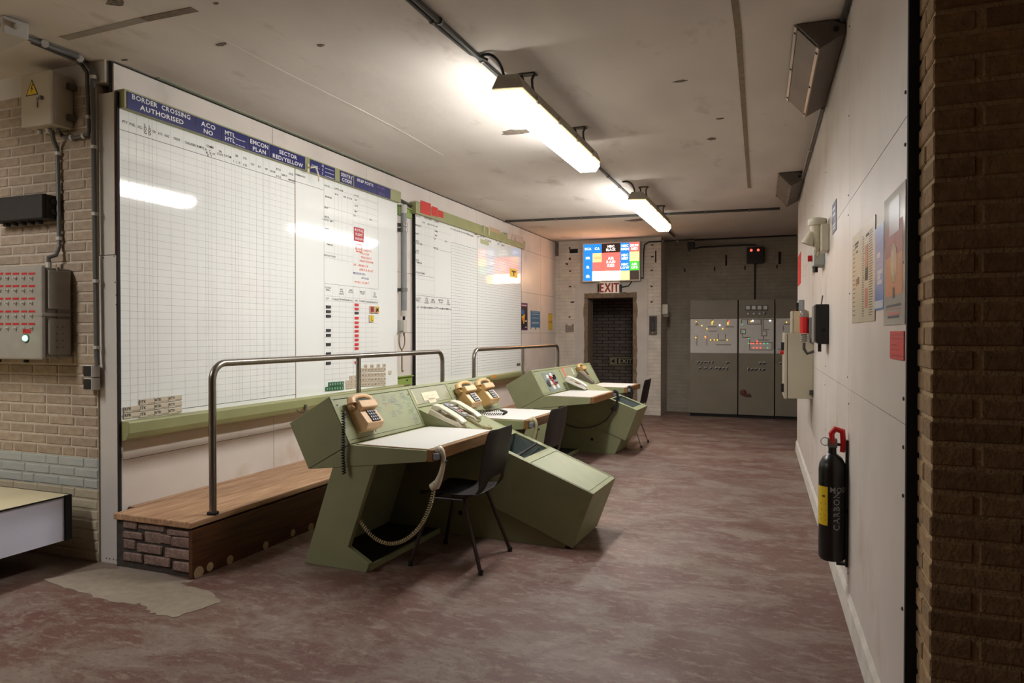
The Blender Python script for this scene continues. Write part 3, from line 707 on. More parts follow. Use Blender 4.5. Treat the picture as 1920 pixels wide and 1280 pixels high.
for s_, u, v in (('DUR', 203, 650), ('ETA', 270, 625), ('ATA', 268, 710), ('SERV', 338, 695), ('EXD', 420, 680), ('MISREP', 430, 757), ('REMARKS', 533, 700), ('DATE', 852, 822), ('OPST DUR', 995, 868), ('BRIEFER', 870, 958), ('WX', 965, 925), ('AIR STATE', 1100, 965), ('AUTH', 1203, 938), ('INT', 1200, 993), ('ENG', 1203, 1062), ('MET', 1200, 1130), ('DIV', 1183, 1178), ('OPS', 1375, 1230), ('UNIT', 842, 1083), ('UNTIL', 848, 1195), ('LATEST MET', 865, 1235)):
    head(hd, s_, 480 + u / 6.4, 220 + v / 6.4, .021, wx=1.25)
for s_, u, v in (('UNIT', 465, 185), ('ETA', 460, 222), ('TIMINGS', 500, 375), ('RESTRICTIONS', 500, 510), ('CLOCK', 478, 890), ('SHELL', 480, 918), ('SEC', 643, 912), ('TOR', 643, 938), ('NOW', 643, 965), ('ABN', 752, 920), ('STATE', 752, 945), ('EMCON', 892, 940), ('PLAN', 893, 962), ('EX', 1040, 955), ('NO', 1040, 978), ('CODE', 1040, 1000), ('KIT', 473, 1020), ('TASKED', 570, 1030), ('TRANSIT', 655, 1033), ('ARRIVAL', 735, 1043), ('SITE', 818, 1047), ('TASKED', 890, 1052), ('TRANSIT', 970, 1062), ('ARRIVAL', 1042, 1068)):
    head(hd, s_, 540 + u / 6.4, 400 + v / 6.4, .02, wx=1.2)
hd.build('column_headings', INK, bd)
hr = flat(T)
for s_, u, v in (('FALCON', 918, 485), ('FIRECREST', 940, 535), ('NIGHTHAWK', 945, 580), ('UK - BENELUX', 875, 625), ('AFRICA-EAST', 940, 683), ('W/FL/ START', 885, 830), ('FLIGHT SAFETY', 905, 440)):
    P = bq(540 + u / 6.4, 400 + v / 6.4); hr.text(s_, (P[0], P[1] - .01, .001), .028, 'C', 1.3)
hr.build('red_marker_notes', INKRED, bd)
hb = flat(T)
for s_, u, v in (('MISSION NO', 855, 722), ('071-1030', 925, 780)): P = bq(540 + u / 6.4, 400 + v / 6.4); hb.text(s_, (P[0], P[1] - .01, .001), .027, 'C', 1.3)
hb.build('blue_marker_notes', INKBLUE, bd)

# ---------------------------------------------------------------- magnets on the long board (each lies on the board: a thing)
def magnet(name, label, cat, group, P, wd, h, mat, txt, ink, tsz, th=.006, face=None, xb=XB):
    m = frame((xb + .0012, P[0], P[1]), (0, 1, 0), (0, 0, 1))
    t = thing(name, label, cat, m=m, group=group)
    MB().box(-wd / 2, wd / 2, -h / 2, h / 2, 0, th).build('tile', mat, t)
    zt_ = th + .0006
    if face:
        MB().box(-wd / 2 * .82, wd / 2 * .82, -h / 2 * .86, h / 2 * .86, th, th + .001).build('coloured_face', face, t); zt_ += .001
    if txt: flat().text(txt, (0, -tsz * .36, zt_), tsz, 'C').build('lettering', ink, t)
    return t
cols = [(245.8, 778, 'RFR'), (275.1, 775.8, '1TK'), (301.6, 772.5, '4TK'), (327.1, 769.4, '4T9')]
for ci, (px, py, s_) in enumerate(cols):
    for r in range(2 if ci == 0 else 3):
        P = bq(px, py - 11.6 * r)
        pos = ('lowest', 'middle', 'topmost')[r] if ci else ('lower', 'upper')[r]
        t = magnet('magnet_strip', 'cream magnet strip reading %s, %s of its column above the ledge' % (s_, pos), 'magnet', 'cream call sign strips at the foot of the long board', P, .112, .032, TILECREAM, None, INK, .03)
        k = flat(); k.text(s_, (-.052, -.006, .0068), .026, 'L'); k.add([(.0, -.011, .0068), (.055, -.011, .0068), (.055, -.009, .0068), (.0, -.009, .0068)], [(0, 1, 2, 3)]); k.build('lettering', INK, t)
def tp(u, v): return bq(540 + u / 6.4, 560 + v / 6.4)
for i, v in enumerate((97, 152, 208, 378, 437, 548, 658, 772)):
    o_ = ('topmost', 'second from top', 'third from top', 'fourth from top', 'fifth from top', 'sixth from top', 'just behind the rail', 'lowest below the rail')[i]
    magnet('magnet_tag', 'black magnet tag, %s in the left column of the board' % o_, 'magnet', 'black tags on the long board', tp(481, v), .066, .024, TILEBLACK, 'N%d' % (i + 1) if False else None, WHITEINK, .02)
for i, v in enumerate((72, 122, 170, 230, 285, 335, 387, 440, 492, 547, 595, 762)):
    nm = ('first', 'second', 'third', 'fourth', 'fifth', 'sixth', 'seventh', 'eighth', 'ninth', 'tenth', 'eleventh', 'last')[i]
    magnet('magnet_tag', '%s magnet tag, %s from the top of the middle column' % ('black' if i == 2 else 'red', nm), 'magnet', 'tags in the middle column of the long board', tp(820, v), .06, .023, TILEBLACK if i == 2 else TILERED, None, WHITEINK, .02)
for s_, u, v, mt, nm in (('H', 997, 128, DARKRED, 'dark red magnet tile with a black letter H'), ('M', 1058, 130, YELLOW, 'red and yellow magnet tile with a black letter M'), ('L', 993, 236, YELLOW, 'yellow magnet tile with a black letter L')):
    t = magnet('letter_tile', nm, 'magnet', 'letter tiles on the long board', tp(u, v), .076, .068, TILECREAM, s_, INK, .058, .012, mt)
    if s_ == 'M': MB().box(-.031, .0, -.029, 0, .013, .0135).build('red_half', DARKRED, t)
ORD = ('first', 'second', 'third', 'fourth', 'fifth', 'sixth', 'seventh', 'eighth'); ROWN = ('sparse top', 'second', 'third', 'fourth', 'bottom')
GRP = 'cream numbered tiles at the foot of the long board'
for r, v in enumerate((805, 848, 908, 965, 1020)):
    for ci, u in enumerate((890, 926, 964, 1003, 1041, 1080, 1117, 1150)):
        if r == 0 and ci not in (1, 3, 5, 7): continue
        P = tp(u, v - (ci - 4) * 1.2)
        magnet('number_tile', 'cream numbered tile, %s from left in the %s row right of the rail post' % (ORD[ci if r else ci // 2], ROWN[r]), 'magnet', 'cream numbered tiles right of the rail post', P, .049, .037, TILECREAM, '%d' % (60 + ci * 2), INK, .027, .007)
for u, v, L_ in ((757, 945, 'left tile of the top row'), (797, 940, 'right tile of the top row'), (712, 1000, 'left tile of the middle row'), (757, 996, 'middle tile of the middle row'), (797, 990, 'right tile of the middle row'), (712, 1053, 'left tile of the bottom row'), (757, 1048, 'middle tile of the bottom row'), (797, 1042, 'right tile of the bottom row')):
    magnet('number_tile', 'cream numbered ' + L_ + ' left of the rail post', 'magnet', 'cream numbered tiles left of the rail post', tp(u, v), .054, .037, TILECREAM, '5', INK, .028, .007)
magnet('number_tile', 'lone cream tile near the right edge of the long board', 'magnet', GRP, tp(1222, 880), .05, .036, TILECREAM, None, INK, .03, .008)
for v, us in ((1020, (497, 527, 557, 588, 618, 648)), (1073, (462, 492, 522, 555, 587, 618, 648))):
    for i_, u in enumerate(us):
        magnet('number_tile', 'dark green tile, %s from left in the %s row at the board foot' % (ORD[i_], 'upper' if v == 1020 else 'lower'), 'magnet', 'green tiles at the foot of the long board', tp(u, v + (555 - u) * .08), .039, .035, TILEGREEN, '0', WHITEINK, .024, .007)
P = bq(672.5, 440)
t = thing('notice_card', 'dark red card lettered in white hanging on the long board', 'card', m=frame((XB + .0012, P[0], P[1]), (0, 1, 0), (0, 0, 1)))
MB().box(-.08, .08, -.066, .066, 0, .004).build('card', DARKRED, t)
k = flat(); k.text('ROYAL', (0, .03, .0046), .032, 'C', 1.2); k.text('FLIGHT', (0, -.01, .0046), .032, 'C', 1.1); k.text('NOW', (0, -.052, .0046), .032, 'C', 1.4); k.build('lettering', WHITEINK, t)
P = bq(673, 464); k = flat(T)
for a, c, z0_, z1_ in ((-.05, .05, .025, .035), (-.05, .05, -.045, -.035), (-.05, -.042, -.04, .03), (.042, .05, -.04, .03)): k.add([(P[0] + a, P[1] + z0_, .001), (P[0] + c, P[1] + z0_, .001), (P[0] + c, P[1] + z1_, .001), (P[0] + a, P[1] + z1_, .001)], [(0, 1, 2, 3)])
k.build('red_marker_box', INKRED, bd)

# ---------------------------------------------------------------- second board
XC = -3.74
def cq(px, py): P = at(px, py, x=XC); return P.y, P.z
cy0, cy1 = cq(779, 500)[0], cq(977, 600)[0]; cym = cq(894.5, 500)[0]
czt = cq(779, 401)[1]; ct2 = cq(976, 466)[1]
cztop = at(770, 378, x=XC + .03).z; czb = zb_ - .04; czbb = zbb - .04
czt = (czt + ct2) / 2
fm, T2 = board_frame(XC, cy0, czbb)
b2 = thing('status_board', 'second white status board reflecting the coloured sign at the far end', 'board', m=fm, group='wall status boards')
for a, c in ((cy0, cym - .002), (cym + .002, cy1)): MB(T2).box(a, c, czb - .02, czt + .02, -.03, 0).build('board_panel', BOARD, b2)
MB(T2).box(cym - .003, cym + .003, czb - .02, czt + .02, -.03, .002).build('joint_strip', MATS['brown_joint_strip'], b2)
MB(T2).box(cy0 - .012, cy0, czb, czt, -.03, .002).build('dark_edge', BLACKGAP, b2); MB(T2).box(cy1, cy1 + .008, czb, czt, -.03, .002).build('dark_edge', STEELDK, b2)
MB(T2).box(cy0 - .06, cy1 + .08, czt, cztop + .02, -.03, .04).build('header_rail', OLIVE, b2, .003)
led = MB(T2 @ Matrix(((0, 1, 0, 0), (1, 0, 0, 0), (0, 0, 1, 0), (0, 0, 0, 1))))
led.prism([(czb, -.03), (czb, .06), (czb - .012, .068), (czbb + .05, .068), (czbb + .012, .05), (czbb, .02), (czbb, -.03)], cy0 - .06, cy1 + .02, 'y').build('chalk_ledge', OLIVE, b2, .004)
g = flat(T2); gd = flat(T2); hd = flat(T2)
cya = cq(846, 500)[0]; zf = czb + .03; czh = czt - .2
cyt = cq(814, 500)[0]
for px in (854, 857.5, 861, 866, 870, 876, 882, 888): vl(g, cq(px, 500)[0], zf, czt)
for px in (899, 903, 906, 910, 913, 917, 921, 927, 934, 940, 946, 951, 957): vl(g, cq(px, 500)[0], zf, czt)
hl(gd, cya, cym, czh, .004); vl(gd, cya, zf, czh, .003); vl(gd, cyt, czt - 1.0, czt, .002)
for i in range(1, 46): hl(gd if i % 1 == 0 else g, cya, cy1, czh + (zf - czh) * i / 46, .0022)
for i, f in enumerate((.06, .11, .17, .23, .30, .38, .47)): hl(g, cy0, cyt if i > 1 else cya, czt - f * (czt - zf))
hl(gd, cyt, cya, cq(814, 466)[1], .003); hl(gd, cy0, cyt, cq(780, 515)[1], .003); hl(gd, cy0, cya, cq(779, 553)[1], .003); hl(g, cy0, cya, cq(779, 566)[1])
for i in range(1, 16): hl(g, cy0, cya, cq(779, 580)[1] + (zf - cq(779, 580)[1]) * i / 16)
for px in (785, 790, 796, 803, 809, 820, 827, 834, 840): vl(g, cq(px, 640)[0], zf, cq(779, 553)[1]); 
for px in (790, 796, 799, 804): vl(g, cq(px, 440)[0], cq(779, 513)[1], czt)
g.build('grid_lines', LINE, b2); gd.build('ruled_lines', LINEDK, b2)
def h2(s_, u, v, sz=.035): P = cq(760 + u / 7.11, 380 + v / 7.11); hd.text(s_, (P[0], P[1] - sz * .25, .001), sz * .75, 'C', 1.3)
for s_, u, v in (('DATE', 170, 178), ('OPST DUR', 300, 215), ('AUTH', 415, 255), ('WX', 243, 265), ('AIR STATE', 340, 295), ('BRIEFER', 172, 305), ('INT', 415, 318), ('ENG', 413, 382), ('UNIT', 158, 413), ('MET', 412, 437), ('DIV', 397, 480), ('OPS', 540, 517), ('UNTIL', 160, 512), ('LATEST MET', 175, 545), ('NOTES', 405, 605), ('UNTIL', 158, 640), ('ETA', 155, 665), ('UNTIL', 158, 765), ('TIMINGS', 182, 800), ('RESTRICTIONS', 188, 935), ('PTY FUEL SCL', 655, 362), ('CR A/C HAS CREW', 780, 400), ('CALLSIGN', 870, 435), ('COMMS', 932, 418), ('GD', 975, 452), ('ETD', 1010, 450), ('TOT', 1045, 460), ('ALT', 1075, 490), ('WF', 1103, 503), ('DUR', 1130, 515), ('ETA', 1215, 515), ('EXD', 1265, 530), ('SERV', 1240, 550), ('MISREP', 1300, 568)):
    h2(s_, u, v, .034)
def h3(s_, u, v): P = cq(740 + u / 3.556, 360 + v / 3.556); hd.text(s_, (P[0], P[1] - .01, .001), .026, 'C', 1.3)
for s_, u, v in (('CLOCK', 155, 708), ('SHELL', 155, 722), ('SEC', 213, 710), ('TOR', 213, 725), ('NOW', 213, 738), ('ABN', 254, 718), ('STATE', 254, 732), ('EMCON', 307, 720), ('PLAN', 307, 735), ('EX', 357, 722), ('NO', 357, 735), ('CODE', 357, 748), ('KIT', 155, 767), ('TASKED', 188, 768), ('TRANSIT', 218, 770), ('ARRIVAL', 249, 772), ('SITE', 279, 772), ('TASKED', 307, 776), ('TRANSIT', 334, 777), ('ARRIVAL', 362, 780)): h3(s_, u, v)
hd.build('column_headings', INK, b2)
def card(name, label, cat, px0, py0, px1, py1, mat, x=XC + .0415, th=.003, group=None):
    a, c = at(px0, py0, x=x), at(px1, py1, x=x); hgt = a.z - at(px0, py1 - (py1 - py0) * .0, x=x).z if False else None
    t = thing(name, label, cat, m=frame((x, (a.y + c.y) / 2, (a.z + c.z) / 2), (0, 1, 0), (0, 0, 1)), group=group)
    return t, abs(c.y - a.y), abs(a.z - c.z)
for nm, L_, px0, pyt0, px1, pyb in (('notice_card', 'largest bright red card on the header of the second board', 788.5, 375, 807.5, 405), ('notice_card', 'middle bright red card on the header of the second board', 809.5, 386, 820.5, 407), ('notice_card', 'smallest bright red card on the header of the second board', 822, 394, 831, 409)):
    x = XC + .0412; a = at(px0, pyt0, x=x); c = at(px1, pyb, x=x); bb = at(px0, pyb - (px1 - px0) * .34, x=x)
    t = thing(nm, L_, 'card', m=frame((x, a.y, bb.z), (0, 1, 0), (0, 0, 1)), group='red cards on the second board')
    W_, H_ = c.y - a.y, a.z - bb.z
    MB().box(0, W_, 0, H_, 0, .003).build('card', REDCARD, t)
    k = flat()
    for i in range(3): scribble(k.__class__() if False else k, W_ * .15, H_ * (.75 - .22 * i), W_ * .6, H_ * .08, 7, .003)
    k.m = Matrix(); k.v = [v + Vector((0, 0, .0036)) for v in k.v]; k.build('faint_lettering', DARKRED, t)
P = cq(963, 512)
t = thing('warning_sticker', 'small yellow sticker with a black pictogram on the second board', 'sticker', m=frame((XC + .001, P[0], P[1]), (0, 1, 0), (0, 0, 1)))
MB().box(-.16, .16, -.065, .065, 0, .002).build('sticker', YELLOW, t)
k = flat(); k.add([(-.09, .035, .0026), (.09, .035, .0026), (.09, .015, .0026), (-.09, .015, .0026)], [(0, 1, 2, 3)]); k.add([(-.025, .03, .0026), (.025, .03, .0026), (.015, -.045, .0026), (-.015, -.045, .0026)], [(0, 1, 2, 3)]); k.build('pictogram', INK, t)
P = cq(908.5, 454)
t = thing('label_strip', 'pale green handwritten strip under the headings of the second board', 'label', m=frame((XC + .001, P[0], P[1]), (0, 1, 0), (0, 0, 1)))
MB().box(-.14, .14, -.03, .03, 0, .002).build('strip', M('pale_green_strip', (176, 180, 140), .6), t)
P = at(972, 683, x=XC)
t = thing('magnet_tag', 'dark green tag near the bottom corner of the second board', 'magnet', m=frame((XC + .001, P.y, P.z), (0, 1, 0), (0, 0, 1)))
MB().box(-.07, .07, -.018, .018, 0, .006).build('tile', M('olive_tag', (92, 88, 58), .6), t)
# labels on its rails
k = flat(T2); P = at(927, 432, x=XC + .041)
k.add([(P.y - .2, P.z - .03, .0412), (P.y + .2, P.z - .03, .0412), (P.y + .2, P.z + .03, .0412), (P.y - .2, P.z + .03, .0412)], [(0, 1, 2, 3)]); k.build('tan_label', M('tan_label', (176, 150, 118), .6, var=.1, scale=60), b2)
for px, py, wd in ((955, 441.5, .11), (962.5, 444.5, .09), (974, 448, .24)):
    k = MB(T2); P = at(px, py, x=XC + .041); k.box(P.y - wd / 2 * 1.4, P.y + wd / 2 * 1.4, P.z - .05, P.z + .045, .0402, .042); k.build('header_label', M('pink_grey_label', (190, 168, 158), .6, var=.08), b2)
P = at(926, 706, x=XC + .069); k = MB(T2); k.box(P.y - .1, P.y + .1, P.z - .02, P.z + .02, .068, .0695); k.build('orange_label', M('orange_print', (206, 140, 70), .6, var=.2, scale=80), b2)
a, z_ = at(906, 430, x=XC + .04).y, at(906, 430, x=XC + .04).z
k = MB(T2); k.tube([(a, z_ + .05, .04), (a - .02, z_ + .04, .06), (a, z_ - .05, .05)], .006, 6); k.tube([(a + .04, z_ + .06, .05), (a + .13, z_ + .04, .07), (a + .15, z_ - .06, .06)], .007, 6); k.build('clamp_handle', CREAM, b2)

# ---------------------------------------------------------------- pole and hook rod between the boards
XP = -3.70
pt, pb_ = at(757, 400, x=XP), at(757, 600, x=XP)
t = thing('storage_tube', 'grey plastic tube clipped upright between the two boards', 'tube', (XP, pt.y, pb_.z))
H = pt.z - pb_.z
MB().cyl((0, 0, .1), (0, 0, H), .032, 16).build('tube', M('mid_grey_plastic', (128, 130, 130), .5, var=.05), t, smooth=True)
MB().cyl((0, 0, H), (0, 0, H + .09), .034, 16).build('cap', PALEGREY, t, smooth=True); MB().cyl((0, 0, .04), (0, 0, .1), .034, 16).build('collar', PALEGREY, t, smooth=True)
for z in (.32, .95, H - .12): MB().lathe([(.039, -.018), (.039, .018)], 16, (0, 0, z)).build('clip', STEEL, t); MB().box(-.0755, -.03, -.06, .03, z - .015, z + .015).build('clip_foot', STEEL, t)
MB().box(-.07, .02, -.03, .03, -.13, -.0).build('latch_plate', PALEGREY, t); MB().cyl((0, 0, .04), (0, 0, -.02), .014, 8).build('pin', BLACK, t)
MB().cyl((0, 0, -.13), (0, 0, -.17), .012, 8, .004).build('tip', STEELDK, t)
pt, pb_ = at(753.5, 640, x=XP), at(753.5, 695, x=XP)
t = thing('hook_rod', 'thin metal rod with a looped end hung between the boards', 'rod', (XP, pt.y, pb_.z))
H = pt.z - pb_.z
k = MB(); k.tube([(0, .03, 0), (0, .005, -.01), (0, 0, .02), (0, 0, H * .72)], .008, 6); k.tube(arc((0, 0, H * .72 + .1), .06, -math.pi / 2, math.pi * 1.5, 18, (0, 1, 0), (0, 0, 1.6)), .007, 6, False); k.build('rod', M('tarnished_brass', (150, 138, 112), .4, .7), t, smooth=True)
for nm, px0, py0, L_ in (('rail_bracket', 747, 391, 'green slotted bracket at the top of the gap between the boards'), ('rail_bracket', 747, 713, 'green slotted bracket at the foot of the gap between the boards')):
    P = at(px0, py0, x=XL + .03); 
    t = thing(nm, L_, 'bracket', (XL + .003, y1 + .02, P.z - .06)); Wd = cy0 - y1 - .04
    k = MB(); k.box(0, .02, 0, Wd - .03, 0, .1); k.box(.02, .04, 0, Wd - .03, .09, .1); k.build('bar', M('bright_green_paint', (134, 156, 76), .5, var=.05), t)
    MB().cyl((.0202, Wd * .6, .05), (.022, Wd * .6, .05), .012, 10).build('hole', BLACKGAP, t)
a = at(752, 374, x=XL + .02); t = thing('cable_stub', 'short dark pipe behind the end of the long board header', 'pipe', (XL + .02, y1, a.z)); MB().tube([(0, 0, 0), (.0, .34, -.03)], .016, 8).build('pipe', STEELDK, t)

# ================================================================== platform and rails
BX0, BX1, BY0, BY1 = -3.726, -3.118, 3.052, 10.4
pf = thing('platform', 'long low wooden step platform with a brick end under the boards', 'platform', ((BX0 + BX1) / 2, BY0, 0)); PO = Matrix.Translation((-(BX0 + BX1) / 2, -BY0, 0))
MB(PO).box(BX0, BX1 - .03, BY0 + .012, BY1, 0, .286).build('core', DARKMORTAR, pf)
yb = BY0 - .012
MB(PO).box(XL + .002, BX0 - .001, BY0 + .14, BY1, 0, .325).build('back_strip', PLANK, pf)
for i in range(4):
    MB(PO).box(BX0, BX1 - .004, yb + i * 2.0 + (.002 if i else 0), min(yb + (i + 1) * 2.0, BY1), .288, .325).build('top_plank', PLANK, pf, .006)
for i in range(4):
    MB(PO).box(BX1 - .028, BX1 + .002, BY0 - .004 + i * 2.0 + (.0015 if i else 0), min(BY0 - .004 + (i + 1) * 2.0, BY1), 0, .278).build('front_board', VENEER, pf, .002)
for px, py, r in ((372.5, 1073, .036), (393.5, 1062, .026), (431, 1049, .027), (498, 1022, .026), (549, 998.5, .024), (583, 988, .03), (700, 930, .026)):
    P = at(px, py, x=BX1 + .002); MB(PO).cyl((BX1 + .001, P.y, P.z), (BX1 + .004, P.y, P.z), r, 16).build('wood_plug', PLUG, pf)
# bricks of the platform end, uneven
def pbrick(px0, py0, px1, py1):
    a, c = at(px0, py0, y=BY0), at(px1, py1, y=BY0)
    L, H = abs(c.x - a.x) * 1.05, abs(a.z - c.z) * 1.14; bm = bmesh.new(); bmesh.ops.create_cube(bm, size=1)
    for v in bm.verts: v.co = Vector((v.co.x * L + random.uniform(-.004, .004), v.co.y * .1, v.co.z * H + random.uniform(-.004, .004)))
    bmesh.ops.bevel(bm, geom=bm.edges[:], offset=.006, segments=1, affect='EDGES')
    me = bpy.data.meshes.new('brick'); bm.to_mesh(me); bm.free(); me.materials.append(PURPLEBRICK)
    o = bpy.data.objects.new('brick', me); COL.objects.link(o); o.parent = pf
    o.location = PO @ Vector(((a.x + c.x) / 2, BY0 + .052 + random.uniform(-.004, .005), (a.z + c.z) / 2)); o.rotation_euler = (0, random.uniform(-.015, .015), 0)
z8 = lambda u, v: (170 + u / 8.727, 960 + v / 8.727)
for u0, v0, u1, v1 in ((525, 155, 735, 280), (770, 190, 1170, 335), (1245, 290, 1640, 425), (525, 310, 830, 455), (865, 330, 1115, 520), (1120, 370, 1300, 530), (1310, 405, 1640, 600), (525, 450, 700, 605), (760, 520, 1150, 690), (1210, 590, 1640, 790), (525, 650, 830, 835), (870, 705, 1280, 905), (1345, 810, 1640, 1000)):
    pbrick(*z8(u0, v0), *z8(u1, v1))
def make_rail(label, ya, ym_, yb_):
    t = thing('hand_rail', label, 'railing', (-3.15, ya, .326), group='steel hand rails on the platform'); L = yb_ - ya; H = 1.222 - .326; r = .0215; q = .1
    pts = [(0, 0, 0), (0, 0, H - q)] + arc((0, q, H - q), q, math.pi, math.pi / 2, 8, (0, 1, 0), (0, 0, 1)) + arc((0, L - q, H - q), q, math.pi / 2, 0, 8, (0, 1, 0), (0, 0, 1)) + [(0, L, 0)]
    MB().tube(pts, r, 14).build('rail_tube', CHROME, t, smooth=True)
    MB().cyl((0, ym_ - ya, 0), (0, ym_ - ya, H - .01), r * .95, 14).build('middle_post', CHROME, t, smooth=True)
    for yy_ in (0, ym_ - ya, L): MB().lathe([(.034, 0), (.034, .012), (.023, .016)], 14, (0, yy_, 0)).build('floor_collar', BLACKGAP, t)
make_rail('nearer steel hand rail standing on the platform before the long board', 3.237, 4.78, 6.27)
make_rail('farther steel hand rail standing on the platform before the second board', 7.04, 8.61, 10.17)

# ================================================================== consoles
CP = dict(R=(-.149, 1.021), B=(-.444, .849), C=(-.301, .578), D=(0, .746), E=(.54, .743), E2=(.52, .68))
SV = Vector((CP['R'][0] - CP['D'][0], 0, CP['R'][1] - CP['D'][1])); SL = SV.length; SVn = SV.normalized()      # up the face panels
WA = R(20.8); WD = Vector((math.cos(WA), 0, -math.sin(WA))); WP0 = Vector((-.077, 0, .872))                    # down the wedge top
Y1, Y2, YE = .89, 1.45, 2.2
def face_frame(y, s): P = Vector((0, y, CP['D'][1])) + SVn * s; return frame(P, (0, 1, 0), SVn)
def wedge_frame(y, s, off=0): P = WP0 + Vector((0, y, 0)) + WD * s; return frame(P, WD, (0, 1, 0))              # local x down the slope, y along the console, z up
def make_console(label, WL, bin_s, lid):
    t = thing('control_console', label, 'console', group='green double control consoles')
    b = MB(); 
    MB().prism([CP['R'], CP['B'], CP['C'], CP['D']], 0, YE, 'y').build('head_casing', GREEN, t, .003)
    for (ya, yb_, near) in ((0, Y1, True), (Y2, YE, False)):
        MB().prism([(CP['C'][0] + .004, CP['C'][1]), (CP['D'][0] + .004, CP['D'][1] - .002), CP['E'], CP['E2']], ya, yb_, 'y').build('desk_tray', GREEN, t, .003)
        MB().box(.035, .525, ya + .015, yb_ - .012, .744, .7475).build('desk_edge_trim', OAK, t)
        MB().box(.045, .522, ya + .022, yb_ - .018, .7455, .7492).build('desk_top', DESKWHITE, t)
        lp = MB().box(.525, .562, ya - .004, yb_ + .0, .682, .749).build('wood_lipping', OAK, t, .004)
        # leg at the outer end
        ly = (ya, ya + .045) if near else (yb_ - .045, yb_)
        MB().prism([(-.126, .6), (.17, .64), (-.015, .134), (.133, .054), (.112, 0), (-.34, 0), (-.33, .012)], ly[0] + .004, ly[1] - .002, 'y').build('leg', GREEN, t, .003)
        MB().prism([(-.34, 0), (-.13, .598), (-.115, .598), (-.32, 0)], ya + (.03 if near else -.28), yb_ + (.28 if near else -.03), 'y').build('back_sheet', GREEN, t)
        MB().box(-.32, .1, ya + .03, yb_, 0, .03).build('foot_plate', BLACKMATT, t); MB().box(.1, .118, ya + .03, yb_, 0, .034).build('foot_rim', GREEN, t)
        # recessed face panel and its frame
        f = MB(face_frame(0, 0)); w_ = .022
        f.box(ya, yb_, 0, w_, 0, .006); f.box(ya, yb_, SL - w_, SL, 0, .006); f.box(ya, ya + w_, w_, SL - w_, 0, .006); f.box(yb_ - w_, yb_, w_, SL - w_, 0, .006)
        f.build('panel_frame', GREEN, t, .002)
        MB(face_frame(0, 0)).box(ya + w_ + .003, yb_ - w_ - .003, w_ + .003, SL - w_ - .003, .0005, .003).build('face_panel', GREENLT, t)
        g_ = MB(face_frame(0, 0)); g_.box(ya + w_, yb_ - w_, w_, SL - w_, .0002, .0006); g_.build('panel_gap', BLACKGAP, t)
        k = MB().lathe([(.005, 0), (.005, .003), (.002, .004)], 8)
        for yy_, ss in ((ya + .04, SL - .06), (yb_ - .04, SL - .06), (ya + .3, .045)): k.m = Matrix(); o = MB(face_frame(yy_, ss)).lathe([(.005, .003), (.005, .006), (.002, .007)], 8).build('screw', STEELDK, t)
    # middle face panel
    sm_ = (WP0.z - CP['D'][1]) / SVn.z
    f = MB(face_frame(0, 0)); w_ = .02
    f.box(Y1, Y2, sm_, sm_ + w_, 0, .006); f.box(Y1, Y2, SL - w_, SL, 0, .006); f.box(Y1, Y1 + w_, sm_ + w_, SL - w_, 0, .006); f.box(Y2 - w_, Y2, sm_ + w_, SL - w_, 0, .006); f.build('panel_frame', GREEN, t, .002)
    MB(face_frame(0, 0)).box(Y1 + w_, Y2 - w_, sm_ + w_, SL - w_, .0002, .0008).build('panel_gap', BLACKGAP, t)
    MB(face_frame(0, 0)).box(Y1 + w_ + .003, Y2 - w_ - .003, sm_ + w_ + .003, SL - w_ - .003, .0005, .003).build('face_panel', M('grey_green_panel', (150, 148, 122), .45, var=.06), t)
    # the sloping pedestal between the seats
    WT = .39; dn = Vector((-math.sin(WA), 0, -math.cos(WA)))
    F1 = WP0 + WD * WL; F2 = F1 + dn * WT; G = WP0 + dn * WT
    side = [(WP0.x, WP0.z), (F1.x, F1.z), (F2.x, max(F2.z, .004)), (G.x, G.z)]
    for a, c in ((Y1 - .004, Y1 + .014), (Y2 - .014, Y2 + .004)): MB().prism(side, a, c, 'y').build('pedestal_side', GREEN, t, .002)
    wf_ = MB(wedge_frame(0, 0)); wf_.box(WL - .016, WL, Y1, Y2, -WT + .003, -.001); wf_.build('pedestal_front', GREEN, t, .002)
    # base under the pedestal
    ft = F2 - WD * .05
    bx = [(G.x + .01, G.z - .002), (ft.x, max(.02, ft.z - .004)), (ft.x - .08 * (1 if ft.z > .05 else .2), 0), (-.3, 0)]
    MB().prism(bx, Y1 + .008, Y2 - .008, 'y').build('pedestal_base', GREEN, t, .002)
    s0, s1, ya_, yb2 = bin_s
    wt = MB(wedge_frame(0, 0)); wt.box(0, s0, Y1 + .0, Y2 - .0, -.02, 0); wt.build('slope_plate', GREEN, t, .002)
    wt = MB(wedge_frame(0, 0)); wt.box(s0, s1, Y1, ya_, -.02, 0); wt.box(s0, s1, yb2, Y2, -.02, 0); wt.box(s1, lid[0] if lid else WL, Y1, Y2, -.02, 0); wt.build('bin_rim', GREEN, t, .002)
    wb = MB(wedge_frame(0, 0)); d = .16
    wb.box(s0, s1, ya_, yb2, -d - .006, -d); wb.box(s0 - .004, s0, ya_, yb2, -d, -.001); wb.box(s1, s1 + .004, ya_, yb2, -d, -.001); wb.box(s0, s1, ya_ - .004, ya_, -d, -.001); wb.box(s0, s1, yb2, yb2 + .004, -d, -.001)
    wb.build('storage_bin', BINGREY, t)
